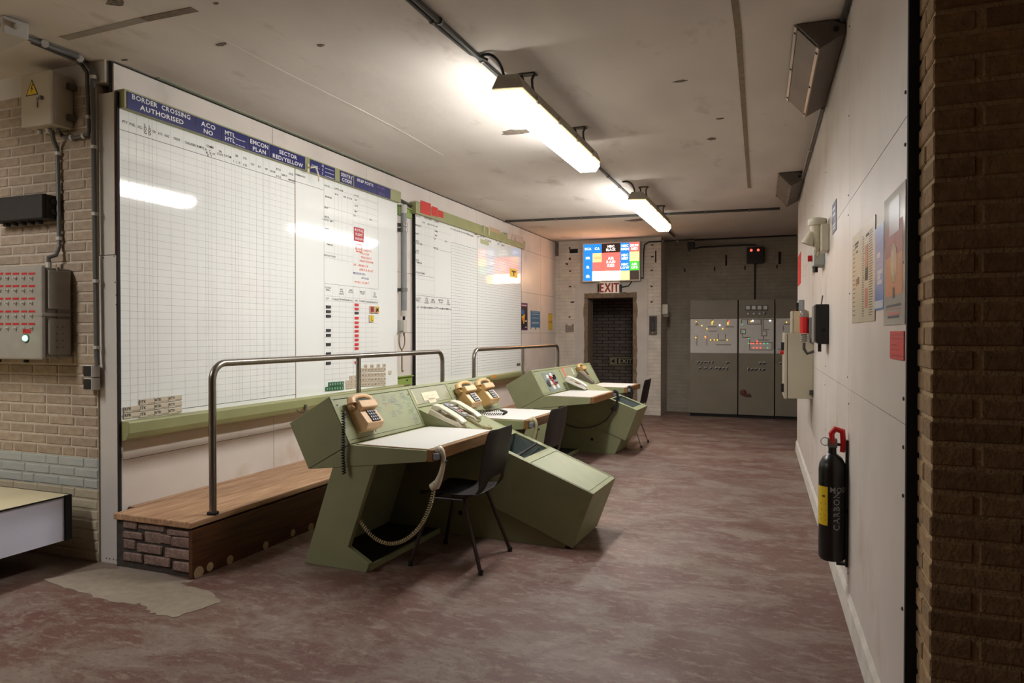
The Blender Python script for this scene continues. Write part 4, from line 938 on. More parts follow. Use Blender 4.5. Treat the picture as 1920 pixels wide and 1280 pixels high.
    if lid:
        wt = MB(wedge_frame(0, 0)); wt.box(lid[0], WL - .002, Y1, Y2, -.02, -.004); wt.box(WL - .03, WL, Y1, Y2, -.004, 0); wt.box(lid[0], WL, Y1, Y1 + .014, -.004, 0); wt.box(lid[0], WL, Y2 - .024, Y2, -.004, 0); wt.build('lid_frame', GREEN, t, .0015)
        MB(wedge_frame(0, 0)).box(lid[0] + .008, WL - .036, Y1 + .02, Y2 - .03, -.004, -.0012).build('lid', GREENLT, t, .0015)
    MB().cyl((.28, Y1 - .0042, .16), (.28, Y1 - .006, .16), .017, 12).build('cable_hole', BLACKGAP, t)
    return t
CA = R(-2.0)
c1 = make_console('nearer green control console with two desks and a long sloping pedestal', 1.40, (.60, .87, Y1 + .05, Y2 - .06), (.93,))
C1M = Matrix.Translation((-2.37, 3.5, 0)) @ Matrix.Rotation(CA, 4, 'Z')
c1.location = (-2.37, 3.5, 0); c1.rotation_euler = (0, 0, CA)
c2 = make_console('farther green control console with a switch panel and short pedestal', .957, (.62, .89, Y1 + .06, Y2 - .07), None)
C2M = Matrix.Translation((-2.37, 7.13, 0)) @ Matrix.Rotation(CA, 4, 'Z') @ Matrix.Diagonal((1, 1, .98, 1))
c2.location = (-2.37, 7.13, 0); c2.rotation_euler = (0, 0, CA); c2.scale = (1, 1, .98)
def face_px(CM, px, py):          # a point of a console's face panel (along, up)
    M_ = CM @ face_frame(0, 0); P = onplane(px, py, M_ @ Vector((0, 0, 0)), M_.to_3x3().inverted().transposed() @ Vector((0, 0, 1))); q = M_.inverted() @ P; return q.x, q.y
def wedge_px(CM, px, py):
    M_ = CM @ wedge_frame(0, 0); P = onplane(px, py, M_ @ Vector((0, 0, 0)), M_.to_3x3().inverted().transposed() @ Vector((0, 0, 1))); q = M_.inverted() @ P; return q.x, q.y
# handwriting on the first face panel
for col, spots in ((INKBLUE, ((712, 743, 4), (725, 750, 3), (718, 757, 2), (731, 742, 5), (735, 753, 3), (742, 760, 3), (748, 738, 5), (706, 765, 3), (731, 772, 4), (744, 770, 3), (771, 778, 4), (775, 785, 4))), (INKGREEN, ((760, 745, 3), (757, 755, 3), (766, 763, 4), (764, 769, 3), (752, 738, 3))), (M('faded_red_marker', (206, 128, 110), .6), ((703, 750, 3), (722, 758, 2), (720, 765, 2)))):
    k = flat(C1M @ face_frame(0, 0)); k.m = face_frame(0, 0)
    for px, py, n in spots:
        u, v = face_px(C1M, px, py)
        for i in range(n): 
            kk = flat(); scribble(kk, u + random.uniform(-.02, .02), v - i * .012, random.uniform(.03, .07), .009, 8, .0016); k.add([p + Vector((0, 0, .0036)) for p in kk.v], kk.f)
    k.build('handwritten_notes', col, c1)
# plates on the middle panel of the first console
def face_plate(CM, con, name, px0, py0, px1, py1, mat, th=.003, z=.003):
    a = face_px(CM, px0, py0); c = face_px(CM, px1, py1)
    return MB(face_frame(0, 0)).box(min(a[0], c[0]), max(a[0], c[0]), min(a[1], c[1]), max(a[1], c[1]), z, z + th).build(name, mat, con)
face_plate(C1M, c1, 'yellow_strip', 769, 732, 783, 757, M('aged_cream_tape', (204, 196, 150), .6, var=.05), .001)
pl_ = face_plate(C1M, c1, 'name_plate', 788, 737, 823, 747, M('ivory_plate', (218, 208, 180), .5, var=.03), .003)
face_plate(C1M, c1, 'name_plate', 801, 747.5, 818, 753.5, M('ivory_plate', (218, 208, 180), .5), .003)
k = flat(face_frame(0, 0))
for px, py, L_ in ((792, 745, .09), (806, 742, .08), (803, 751, .07)):
    u, v = face_px(C1M, px, py); kk = flat(); scribble(kk, u, v, L_, .02, 12, .0016); k.add([p + Vector((0, 0, .0066)) for p in kk.v], kk.f)
k.build('faint_lettering', M('tan_print', (176, 146, 110), .6), c1)
# blue switch plate beside the twin telephones
a = face_px(C1M, 920, 737)
MB(face_frame(0, 0)).box(YE - .16, YE - .06, SL * .25, SL * .78, .003, .006).build('switch_plate', M('pale_blue_plate', (150, 176, 172), .5, var=.04), c1)
k = MB(face_frame(0, 0)); k.cyl((YE - .1, SL * .42, .006), (YE - .1, SL * .42, .03), .014, 10); k.box(YE - .106, YE - .094, SL * .38, SL * .46, .03, .04); k.build('key_switch', BLACK, c1)
# second console: red taped card and switch panel
face_plate(C2M, c2, 'red_tape', 1046.5, 691, 1068, 687.5, INKRED, .001); 
u0, v0 = face_px(C2M, 1050, 690); u1, v1 = face_px(C2M, 1056.5, 708)
MB(face_frame(0, 0)).box(Y1 + .09, Y1 + .125, SL * .5, SL * .93, .003, .004).build('red_tape', INKRED, c2)
MB(face_frame(0, 0)).box(Y2 - .13, Y2 - .1, SL * .6, SL * .85, .003, .005).build('paper_label', PAPER, c2)
pu, pv = .45, SL * .47
sp_ = MB(face_frame(pu, pv)).box(-.2, .2, -.125, .115, .003, .007).build('switch_panel', M('blue_grey_metal_panel', (150, 160, 158), .4, .3, var=.06), c2)
for x, y, wd, h, mt in ((-.08, .06, .07, .045, PAPER), (.05, .075, .07, .05, PAPER), (-.05, -.02, .07, .04, PAPER), (-.03, -.08, .07, .045, PAPER), (.11, -.075, .07, .045, PAPER), (.0, .045, .05, .03, DARKRED), (.01, .0, .045, .028, DARKRED), (.13, .045, .04, .05, BLACK), (.09, .03, .05, .03, BLACK), (.05, -.04, .06, .022, DARKRED), (.1, -.03, .06, .02, BLACK), (-.03, -.04, .03, .02, YELLOW)):
    MB(face_frame(pu, pv)).box(x - wd / 2, x + wd / 2, y - h / 2, y + h / 2, .007, .02 if mt in (BLACK, DARKRED) else .011).build('switch' if mt in (BLACK, DARKRED) else 'label_tab', mt, sp_)
MB(face_frame(pu, pv)).lathe([(.045, .007), (.045, .016), (.03, .02)], 16, (-.14, -.02, 0)).build('dial', STEELDK, sp_)

# ---------------------------------------------------------------- telephones
def cmat(CM, y, s, rot=0): return CM @ face_frame(y, s) @ Matrix.Rotation(rot, 4, 'Z')
def make_keyphone(label, m, body, group, cordpts=None):
    t = thing('wall_telephone', label, 'telephone', m=m, group=group); W, Hh = .17, .2
    # sloped body: local x across, y up the panel, z out
    b = MB(); b.m = Matrix(((0, 1, 0, 0), (1, 0, 0, 0), (0, 0, 1, 0), (0, 0, 0, 1)))     # profile (y,z) swept over x
    b.prism([(-Hh / 2, 0), (-Hh / 2 - .004, .07), (-Hh / 2 + .022, .098), (Hh / 2 - .085, .075), (Hh / 2 - .078, .104), (Hh / 2 - .03, .098), (Hh / 2 - .02, .0)], -W / 2, W / 2, 'y')
    b.build('body', body, t, .006, seg=3)
    # handset lying across the top
    hs = MB(); y_ = Hh / 2
    pts = [(-W / 2 - .008, y_ - .03, .05), (-W / 2 - .004, y_ - .005, .052), (-W / 2 + .02, y_ + .004, .056), (-.03, y_ + .01, .06), (.03, y_ + .01, .06), (W / 2 - .02, y_ + .004, .056), (W / 2 + .004, y_ - .005, .052), (W / 2 + .006, y_ - .03, .05)]
    hs.tube(pts, [.03, .026, .02, .016, .016, .02, .026, .03], 10); h = hs.build('handset', body, t, smooth=True)
    for sx in (-1, 1):
        MB().tube([(sx * (W / 2 + .0), y_ - .035, .06), (sx * (W / 2 - .002), y_ - .04, .02)], [.03, .026], 12).build('handset_cup', body, t, smooth=True)
    MB().box(-W / 2 + .012, W / 2 - .012, y_ - .021, y_ - .008, .01, .07).build('cradle_gap', DKGREEN, t)
    fy0, fz0, fy1, fz1 = -Hh / 2 + .022, .098, Hh / 2 - .085, .075; fl_ = math.hypot(fy1 - fy0, fz1 - fz0)
    pm = frame((.012, (fy0 + fy1) / 2, (fz0 + fz1) / 2), (1, 0, 0), (0, (fy1 - fy0) / fl_, (fz1 - fz0) / fl_))
    MB(pm).box(-.043, .043, -.041, .041, 0, .002).build('keypad_plate', KEYS, t)
    k = flat(pm)
    for r in range(4):
        for c in range(4):
            kx, ky = -.0325 + c * .0217, -.031 + r * .0207
            MB(pm).box(kx - .0085, kx + .0085, ky - .0078, ky + .0078, .002, .007).build('key', KEYS, t)
            k.add([(kx + dx, ky + dy, .0074) for dx, dy in ((-.003, -.003), (.003, -.003), (.003, .003), (-.003, .003))], [(0, 1, 2, 3)])
    k.build('key_legends', WHITEINK, t)
    return t
u, v = face_px(C1M, 676, 778)
ph = make_keyphone('beige push-button telephone alone on the nearest face panel', cmat(C1M, u - .02, v - .012, R(-2)) @ Matrix.Diagonal((1.0, 1.03, 1.03, 1)), PHONE, 'beige push button telephones')
cp = C1M @ face_frame(u - .1, v + .06) @ Vector((0, 0, .07))
e = Vector((cp.x + .02, cp.y + .01, .56))
def coil_thing(name, label, pts, mat, rc, rw_, turns, group):
    t = thing(name, label, 'cord', pts[-1], group=group); coil(MB(Matrix.Translation(-Vector(pts[-1]))), pts, rc, rw_, turns).build('coil', mat, t, smooth=True); return t
a = at(645, 765, x=cp.x); 
coil_thing('coiled_cord', 'black coiled cord hanging down the side of the nearest console', [at(644, 770, y=3.47), at(644, 820, y=3.47), at(643, 850, y=3.475), at(645, 888, y=3.475)], BLACK, .0095, .0042, 24, 'telephone cords')
for i, (px, py) in enumerate(((879, 739), (913, 733))):
    u, v = face_px(C1M, px, py)
    make_keyphone(('left', 'right')[i] + ' of the two tan push-button telephones side by side', cmat(C1M, u - .13, v - .03, 0) @ Matrix.Diagonal((1.06, 1.02, 1.06, 1)), PHONEDK, 'twin tan telephones')
k = coil_thing('coiled_cord', 'black coiled cord looped over the second desk top', [at(855, 745, y=4.97), at(858, 758, y=4.99), at(868, 764, z=.80), at(895, 771, z=.77), at(920, 770, z=.762), at(940, 769, z=.76), at(950, 772, z=.76), at(944, 776, z=.76), at(920, 776, z=.76), at(900, 775, z=.765)], BLACK, .0075, .0028, 60, 'telephone cords')
# slim desk telephones on the pedestal slope
def make_slim(label, m, keypad, mat, group):
    t = thing('slim_telephone', label, 'telephone', m=m, group=group); L = .24; W = .078
    bpf = [(-L / 2, .0), (L / 2, .0), (L / 2, .022), (L / 2 - .03, .034), (.0, .028), (-L / 2 + .02, .04), (-L / 2, .034)]
    MB().prism(bpf, -W / 2, W / 2, 'y').build('base', mat, t, .008, seg=3)
    hs = MB(); hp_ = [(-L / 2 + .002, .036), (-L / 2 + .006, .066), (-L / 2 + .05, .074), (0, .068), (L / 2 - .045, .058), (L / 2 - .004, .046), (L / 2 - .002, .03), (L / 2 - .05, .036), (L / 2 - .062, .046), (0, .052), (-L / 2 + .065, .058), (-L / 2 + .052, .036)]
    hs.prism(hp_, -W / 2 + .006, W / 2 - .006, 'y').build('handset', mat, t, .008, seg=3)
    MB().box(-.02, .045, -W / 2 + .014, W / 2 - .014, .0325, .0345).build('hook_slot', PLUG, t)
    if keypad:
        kp = MB().prism([(-L / 2 - .005, .0), (L / 2 - .07, 0), (L / 2 - .07, .03), (-L / 2 - .005, .048)], -W / 2 - .062, -W / 2 - .002, 'y').build('keypad_block', M('grey_keypad', (142, 142, 146), .5, var=.05), t, .004)
        for r in range(4):
            for c in range(3): MB().box(-.09 + r * .036, -.066 + r * .036, -W / 2 - .054 + c * .017, -W / 2 - .041 + c * .017, .034 - r * .0, .052 - r * .0045).build('key', REDPLASTIC if (r, c) == (2, 1) else PALEGREY, kp)
    return t
s_, y_ = wedge_px(C1M, 838, 789)
make_slim('nearer cream slim telephone lying on the first pedestal slope', C1M @ wedge_frame(y_, s_) @ Matrix.Rotation(R(2), 4, 'Z') @ Matrix.Diagonal((1.15, 1.15, 1.15, 1)), False, CREAM, 'cream slim telephones')
s_, y_ = wedge_px(C1M, 862, 780)
make_slim('cream slim telephone with grey keypad behind the nearer one', C1M @ wedge_frame(y_ + .06, s_ + .0) @ Matrix.Rotation(R(2), 4, 'Z') @ Matrix.Diagonal((1.1, 1.1, 1.1, 1)), True, CREAM, 'cream slim telephones')
coil_thing('coiled_cord', 'cream coiled cord lying on the first pedestal slope', [C1M @ wedge_frame(*q) @ Vector((0, 0, .012)) for q in ((1.16, .26), (1.15, .33), (1.13, .40), (1.15, .46), (1.19, .48), (1.21, .45))], CREAMDK, .009, .0034, 26, 'telephone cords')
coil_thing('coiled_cord', 'shorter cream coiled cord in front of the nearer slim telephone', [C1M @ wedge_frame(*q) @ Vector((0, 0, .011)) for q in ((.98, .28), (.97, .34), (.965, .40), (.96, .45))], CREAMDK, .009, .0034, 14, 'telephone cords')
s_, y_ = wedge_px(C2M, 1079, 722)
make_slim('white slim telephone resting on the farther pedestal slope', C2M @ wedge_frame(y_, s_) @ Matrix.Rotation(R(3), 4, 'Z') @ Matrix.Diagonal((1.15, 1.05, 1.05, 1)), False, M('white_phone_plastic', (226, 222, 214), .4, var=.02), 'cream slim telephones')
# box telephone on the last face panel
u, v = face_px(C2M, 1090, 700)
make_keyphone('tan telephone alone on the last face panel', cmat(C2M, u - .06, v - .0, 0) @ Matrix.Diagonal((.95, .95, .95, 1)), PHONEDK, 'beige push button telephones')
t = thing('speaker_box', 'small dark grey wedge box beside the white slim telephone', 'box', m=C2M @ wedge_frame(Y2 - .07, .12)); MB().prism([(-.1, 0), (.12, 0), (.12, .03), (-.1, .1)], -.055, .055, 'y').build('casing', M('taupe_plastic', (104, 96, 84), .5, var=.05), t, .003)
# handsets hung on the desk edges
def make_hung(label, P, mat, bend, cordmat, cord, group, cl, mount):
    t = thing('hanging_handset', label, 'handset', P, CA, group=group)
    MB().box(.0005, .03, -.05, .028, -.042, -.004).build('hook_bracket', M('grey_hook', (128, 134, 144), .5), t, .004)
    pts = bez((.014, -.004, .012), (.06, -.004, .0), (.05, -.006, -.1), (.0, -.02, -.2), 16)
    MB().tube(pts, [.022, .021, .019, .0165, .015, .0145, .014, .014, .014, .014, .0145, .015, .016, .018, .02, .022, .022], 12).build('handle', mat, t, smooth=True)
    MB().tube([(.0, -.004, .004), (.026, -.004, .018)], [.027, .023], 14).build('earpiece', mat, t, smooth=True)
    MB().tube([(.004, -.018, -.186), (-.024, -.022, -.204)], [.026, .022], 14).build('mouthpiece', mat, t, smooth=True)
    MB().cyl((.058, -.004, -.055), (.066, -.004, -.056), .009, 8).build('button', BLACK, t)
    return t
def desk_edge(CM, y): return CM @ Vector((.562, y, .745))
E1 = desk_edge(C1M, .05); make_hung('cream handset hung on the wood edge of the nearest desk', E1 + Vector((.0, 0, -.01)), CREAM, 1, CREAMDK, None, 'handsets hung on desk edges', None, None)
tail = E1 + Vector((-.012, -.02, -.215))
hk = C1M @ Vector((-.0, .03, .39))
coil_thing('coiled_cord', 'cream coiled cord drooping from the hung handset to the console leg', bez(tail, tail + Vector((-.03, 0, -.30)), hk + Vector((.17, -.0, -.40)), hk, 30), CREAMDK, .009, .0036, 58, 'telephone cords')
E2 = desk_edge(C1M, Y2 + .06); make_hung('aged cream handset hung on the second desk edge behind the chair', E2 + Vector((0, 0, -.01)), CREAMDK, 1, CREAMDK, None, 'handsets hung on desk edges', None, None)
E3 = desk_edge(C2M, Y1 - .06); make_hung('black handset hung on the third desk edge', E3 + Vector((0, 0, -.01)), BLACK, 1, BLACK, None, 'handsets hung on desk edges', None, None)
tail = E3 + Vector((-.012, -.02, -.215)); hk = C2M @ Vector((.05, Y1 - .02, .5))
coil_thing('coiled_cord', 'black cord looping from the third desk handset under the desk', bez(tail, tail + Vector((-.06, -.05, -.2)), C2M @ Vector((.15, .5, .22)), C2M @ Vector((-.02, .35, .52)), 26), BLACK, .008, .004, 50, 'telephone cords')
E4 = desk_edge(C2M, Y2 + .08); make_hung('black handset hung on the farthest desk edge', E4 + Vector((0, 0, -.01)), BLACK, 1, BLACK, None, 'handsets hung on desk edges', None, None)
# batons in the open bin
for L_, p_, q_, r_ in (('thicker black rod lying in the open bin of the nearer pedestal', (.03, -.19, .0), (.03, .18, .05), .011), ('thinner black rod beside the thicker one in the open bin', (.065, -.1, -.012), (.06, .19, .026), .008)):
    t = thing('black_rod', L_, 'rod', m=C1M @ wedge_frame((Y1 + Y2) / 2 + .0, .76) @ Matrix.Translation((0, 0, -.045)), group='rods in the pedestal bin')
    MB().cyl(p_, q_, r_, 8).build('shaft', BLACK, t, smooth=True); e_ = Vector(q_) - Vector(p_); MB().cyl(Vector(p_), Vector(p_) + e_ * .3, r_ + .002, 8).build('grip', BLACKMATT, t, smooth=True)

# ---------------------------------------------------------------- chairs
def make_chair(label, shell, leg, lr):
    t = thing('shell_chair', label, 'chair', group='moulded shell chairs at the consoles')
    # profile: forward +y, up z
    prof = [(.215, .405), (.2, .43), (.12, .437), (.0, .425), (-.1, .422), (-.165, .435), (-.2, .475), (-.222, .53), (-.235, .58), (-.25, .66), (-.268, .75), (-.28, .815), (-.283, .835)]
    wid = [.17, .19, .2, .2, .2, .2, .2, .205, .212, .22, .218, .2, .175]
    nu = 8; vs = []; 
    for (py, pz), wv in zip(prof, wid):
        for i in range(nu + 1):
            u = -1 + 2 * i / nu; edge = max(0, abs(u) - .55) / .45
            vs.append((u * wv, py + (.028 * edge ** 2 if pz > .5 else 0), pz + (.022 * edge ** 2 if pz < .45 else 0)))
    n1 = nu + 1; sf = []; bf = []
    for j in range(len(prof) - 1):
        for i in range(nu):
            q = (j * n1 + i, j * n1 + i + 1, (j + 1) * n1 + i + 1, (j + 1) * n1 + i)
            if j in (5, 6) and 2 <= i <= 5: continue
            (sf if j < 5 else bf).append(q)
    for nm, fs in (('seat', sf), ('backrest', bf)):
        b = MB(); b.add(vs, fs); bm = b.build(nm, shell, t, smooth=True)
        me = bm.data; x = bmesh.new(); x.from_mesh(me); bmesh.ops.delete(x, geom=[v for v in x.verts if not v.link_faces], context='VERTS'); x.to_mesh(me); x.free()
        sd = bm.modifiers.new('thick', 'SOLIDIFY'); sd.thickness = .007; sd.offset = 0
        su = bm.modifiers.new('smooth', 'SUBSURF'); su.levels = 1; su.render_levels = 2
    for sx in (-1, 1):
        for fy, ty in ((.235, .12), (-.225, -.08)):
            MB().tube([(sx * .15, ty, .408), (sx * .172, ty + (.012 if fy > 0 else -.012), .395), (sx * .236, fy, .012)], lr, 8).build('leg', leg, t, smooth=True)
            MB().cyl((sx * .238, fy + .001, 0), (sx * .234, fy - .001, .03), lr + .004, 10).build('foot_cap', BLACK, t)
        MB().tube([(sx * .155, .12, .404), (sx * .155, -.08, .404)], lr * .9, 8).build('under_rail', leg, t, smooth=True)
    for ty in (.115, -.075): MB().tube([(-.155, ty, .406), (.155, ty, .406)], lr * .9, 8).build('cross_rail', leg, t, smooth=True)
    return t
ch = make_chair('dark brown shell chair pulled up to the nearest desk', CHAIRSHELL, CHAIRLEG, .0115)
ch.location = (-1.84, 3.94, 0); ch.rotation_euler = (0, 0, R(97 - 10 + 3))
ch2 = copy_tree(ch); ch2.location = (-1.845, 5.17, 0); ch2.rotation_euler = (0, 0, R(88)); ch2['label'] = 'dark brown shell chair at the second desk behind the sloping pedestal'
ch3 = make_chair('dark shell chair with thin steel legs at the farthest desk', CHAIRSHELL, CHROME, .008)
ch3.location = (-1.80, 8.77, 0); ch3.rotation_euler = (0, 0, R(90))

# ================================================================== boxes, cables and table by the near brick wall
def wallthing(name, label, cat, x, z, group=None, y=YN): return thing(name, label, cat, m=frame((x, y, z), (1, 0, 0), (0, 0, 1)), group=group)   # local x right, y up, z towards the viewer
YF = YN + .0
# beige electrical box
a = at(139, 243, y=YF); top = at(139, 147, y=YF); D = .21
xr = a.x; fr = at(95, 232, x=xr); D = YF - fr.y
fl_ = at(40, 236, y=fr.y)
t = wallthing('electrical_box', 'beige electrical box with a yellow warning triangle high on the bricks', 'electrical box', xr, a.z); Wb = xr - fl_.x; Hb = top.z - a.z
MB().box(-Wb, 0, 0, Hb, .002, D - .022).build('body', BEIGEBOX, t, .006)
dr = MB().box(-Wb - .004, .004, -.004, Hb + .004, D - .02, D).build('door', BEIGEBOX, t, .008)
cx, cy = -Wb * .62, Hb * .72; s_ = .055
MB().prism([(cx - s_, cy - s_ * .8), (cx + s_, cy - s_ * .8), (cx, cy + s_ * .95)], D, D + .001, 'z').build('warning_triangle', INK, dr)
MB().prism([(cx - s_ * .82, cy - s_ * .7), (cx + s_ * .82, cy - s_ * .7), (cx, cy + s_ * .74)], D + .001, D + .0016, 'z').build('yellow_field', YELLOW, dr)
MB().add([(cx + u * s_, cy + v * s_, D + .002) for u, v in ((.08, .45), (-.2, -.1), (.0, -.08), (-.08, -.55), (.2, .02), (.02, .02), (.2, .45))], [(0, 1, 2, 3, 4, 5, 6)]).build('lightning_bolt', INK, dr)
MB().lathe([(.013, D), (.013, D + .014), (.008, D + .018)], 12, (-Wb * .28, Hb * .5, 0)).build('lock', STEEL, dr)
k = MB(); k.box(-Wb * .46, -Wb * .40, Hb * .46, Hb * .52, D + .001, D + .004); k.box(-Wb * .45, -Wb * .42, Hb * .33, Hb * .44, D + .001, D + .004); k.build('keys', STEEL, dr)
for zz_ in (.2, .8): MB().box(0, .026, Hb * zz_ - .018, Hb * zz_ + .018, .004, .05).build('wall_lug', STEEL, t)
for xx in (-.2, -.12): MB().cyl((xx, 0, D * .5), (xx, -.03, D * .5), .016, 10).build('gland', PALEGREY, t)
# black junction box
a = at(105, 412, y=YF - .03); b_ = at(105, 367, y=YF - .03)
t = wallthing('junction_box', 'black cast junction box with cable glands on the brick wall', 'junction box', a.x, a.z); W_ = .5; Hj = b_.z - a.z
MB().box(-W_, 0, 0, Hj, .004, .12).build('body', BLACKMATT, t, .006); MB().box(-W_ - .002, .002, -.002, Hj + .002, .092, .1).build('lid_seam', BLACKGAP, t)
for i in range(5): MB().cyl((-.12 - .075 * i, 0, .05), (-.12 - .075 * i, -.022, .05), .02, 10).build('gland', BLACKMATT, t)
for v in (.28, .72): MB().cyl((0, Hj * v, .05), (.012, Hj * v, .05), .017, 12).build('end_plug', BLACK, t)
# grey control panel with push buttons
a = at(137, 670, y=YF); top = at(137, 505, y=YF); xr = a.x; fr = at(78, 668, x=xr)
D = YF - fr.y; Hc = top.z - a.z; Wc = .95
t = wallthing('push_button_box', 'grey control box with rows of small buttons and one green lamp', 'control box', xr, a.z)
MB().box(-Wc, 0, 0, Hc, .004, D - .03).build('body', GREYBOX, t, .01); cov = MB().box(-Wc, .004, -.008, Hc + .008, D - .028, D).build('front_cover', GREYBOX, t, .012)
MB().box(-.06, .012, Hc * .46, Hc * .5, .02, D + .004).build('clamp_bar', GREYBOX, t, .004)
MB().box(0, .008, -.006, Hc + .006, D * .45, D * .52).build('flange', GREYBOX, t)
for v0, v1 in ((.04, .44), (.54, .97)): MB().prism([(p[0] + D * .5, p[1] + Hc * (v0 + v1) / 2) for p in rrect(D * .6, Hc * (v1 - v0), .02)], 0, .016, 'x').build('side_cover', GREYBOX, t, .004) if False else MB().box(0, .016, Hc * v0, Hc * v1, D * .12, D * .82).build('side_cover', GREYBOX, t, .01)
for i in range(4):
    for j in range(2): MB().cyl((.016, Hc * (.12 + .075 * i), D * (.38 + .18 * j)), (.019, Hc * (.12 + .075 * i), D * (.38 + .18 * j)), .006, 8).build('rivet', STEEL, t)
M90 = frame((0, 0, 0), (1, 0, 0), (0, 1, 0))
for r, v in enumerate((215, 277, 340, 404, 466)):
    for c, u in enumerate((2, 40, 80, 120, 160, -42, -88, -136, -186)):
        P = at(u / 2.667, 440 + v / 2.667, y=YF - D - .001); q = t.matrix_world.inverted() if False else None
        lx, ly = P.x - xr, P.z - a.z
        bt = MB().lathe([(.009, D), (.009, D + .008), (.005, D + .013), (.0045, D + .02)], 10, (lx, ly, 0)).build('push_button', PALEGREY, cov)
        MB().box(lx - .03 + .008 * (c % 2), lx + .026, ly + .019, ly + .031, D, D + .0015).build('red_label', DARKRED, cov)
P = at(131 / 2.667, 440 + 517 / 2.667, y=YF - D - .001); lx, ly = P.x - xr, P.z - a.z
MB().lathe([(.026, D), (.026, D + .006)], 14, (lx, ly, 0)).build('lamp_bezel', STEEL, cov); MB().lathe([(.018, D + .006), (.016, D + .014), (.008, D + .02)], 14, (lx, ly, 0)).build('green_lamp', M('green_lamp', (120, 240, 170), .3, emit=3.0, emit_col=(130, 255, 190)), cov)
MB().box(lx - .03, lx + .04, ly + .03, ly + .055, D, D + .0015).build('red_label', DARKRED, cov)
for xx in (-.25, -.5, -.75): MB().cyl((xx, -.008, D * .6), (xx, -.03, D * .6), .014, 8).build('foot_stud', BLACK, t)
MB().cyl((-.1, Hc, D * .4), (-.1, Hc + .04, D * .4), .016, 10).build('gland', PALEGREY, t)
gx, gz = xr - .1, a.z + Hc + .04; gy = YF - D * .4
# switch
a = at(190, 731, y=YF); b_ = at(190, 683, y=YF)
t = wallthing('light_switch', 'small double switch box with dark fronts beside the steel upright', 'switch', a.x - .005, a.z); H_ = b_.z - a.z
for i in range(2):
    MB().box(-.07, 0, H_ * .5 * i + .002, H_ * .5 * (i + 1) - .002, .002, .06).build('switch_body', PALEGREY, t, .004); MB().box(-.064, -.006, H_ * .5 * i + .008, H_ * .5 * (i + 1) - .008, .06, .064).build('rocker', BLACK, t, .002)
# conduits on the wall
YC = YN - .022
def wp_(px, py, y=YC): return at(px, py, y=y)
cz = ZC - .02
clipped_pipe('conduit', 'grey conduit from the ceiling box down the bricks to the light switch', [at(48, 70, z=cz), at(100, 90, z=cz), at(140, 104, z=cz), wp_(160, 116), wp_(172, 130), wp_(174, 150), wp_(177, 400), wp_(181, 668), wp_(183, 684)], .014, CONDUIT, [(wp_(175, 145), (0, 0, 1)), (wp_(176, 276), (0, 0, 1)), (wp_(178, 401), (0, 0, 1)), (wp_(180, 527), (0, 0, 1)), (wp_(181, 651), (0, 0, 1)), (at(84, 82, z=cz), (-1, .5, 0)), (at(150, 110, z=cz), (-1, .5, 0))])
clipped_pipe('conduit', 'second grey conduit beside it turning to the electrical box', [at(60, 79, z=cz), at(140, 112, z=cz), wp_(154, 122), wp_(163, 136), wp_(164, 180), wp_(167, 243), wp_(165, 252), wp_(150, 257), wp_(130, 259), wp_(116, 254), wp_(109, 243, YC - .05)], .012, CONDUIT, [(wp_(166, 220), (0, 0, 1)), (wp_(158, 255), (1, 0, 0)), (wp_(135, 258), (1, 0, 0))])
clipped_pipe('conduit', 'grey conduit between the electrical box and the control panel', [at(97, 244, y=YC - .06), wp_(100, 262, YC - .04), wp_(107, 278), wp_(108, 300), wp_(111, 440), wp_(111, 462), wp_(105, 478, YC - .03), Vector((gx, gy, gz + .03)), Vector((gx, gy, gz))], .013, CONDUIT, [(wp_(109, 288), (0, 0, 1)), (wp_(111, 447), (0, 0, 1))])
P = at(20, 62, z=ZC - .05)
t = thing('ceiling_box', 'pale grey plastic junction box on the ceiling in the corner', 'junction box', (P.x - .05, P.y, ZC - .09), R(-12))
MB().box(-.16, .14, -.06, .06, 0, .088).build('body', PALEGREY, t, .006)
for xx in (-.06, .02, .09): MB().lathe([(.02, 0), (.02, .004), (.014, .006)], 12).build('knockout', M('grey_knockout', (170, 166, 158), .6), t).matrix_local = Matrix.Translation((xx, -.0602, .045)) @ Matrix.Rotation(R(90), 4, 'X')
MB().cyl((.14, 0, .05), (.18, 0, .05), .016, 10).build('gland', PALEGREY, t)
# table
P = at(133, 927, y=2.96); Pb = at(133, 1010, y=2.96)
t = thing('low_table', 'low white table with cream top and black corner edge', 'table', (P.x, 2.96, 0)); zt_, zb2 = P.z, Pb.z
MB().box(-2.2, -.012, -2.6, 0, zb2, zt_ - .004).build('apron', TABLESIDE, t); MB().box(-2.2, -.006, -2.6, .0, zt_ - .0035, zt_).build('table_top', TABLETOP, t)
MB().box(-.0118, .004, -.035, .003, zb2 - .002, zt_ + .002).build('corner_strip', BLACKGAP, t); k = MB(); k.box(-2.2, -.006, .0005, .006, zt_ - .014, zt_ + .002); k.box(-.0055, -.001, -2.6, -.036, zt_ - .008, zt_ + .001); k.build('edge_band', BLACKGAP, t)
for x_, y_ in ((-1.9, -2.4), (-1.9, -.3), (-.45, -2.4), (-.45, -.3)): MB().box(x_ - .03, x_ + .03, y_ - .03, y_ + .03, 0, zb2).build('leg', BLACKMATT, t)

# ================================================================== far end
def farthing(name, label, cat, px, py, y=YD, group=None):
    P = at(px, py, y=y); return thing(name, label, cat, m=frame(P, (1, 0, 0), (0, 0, 1)), group=group), P
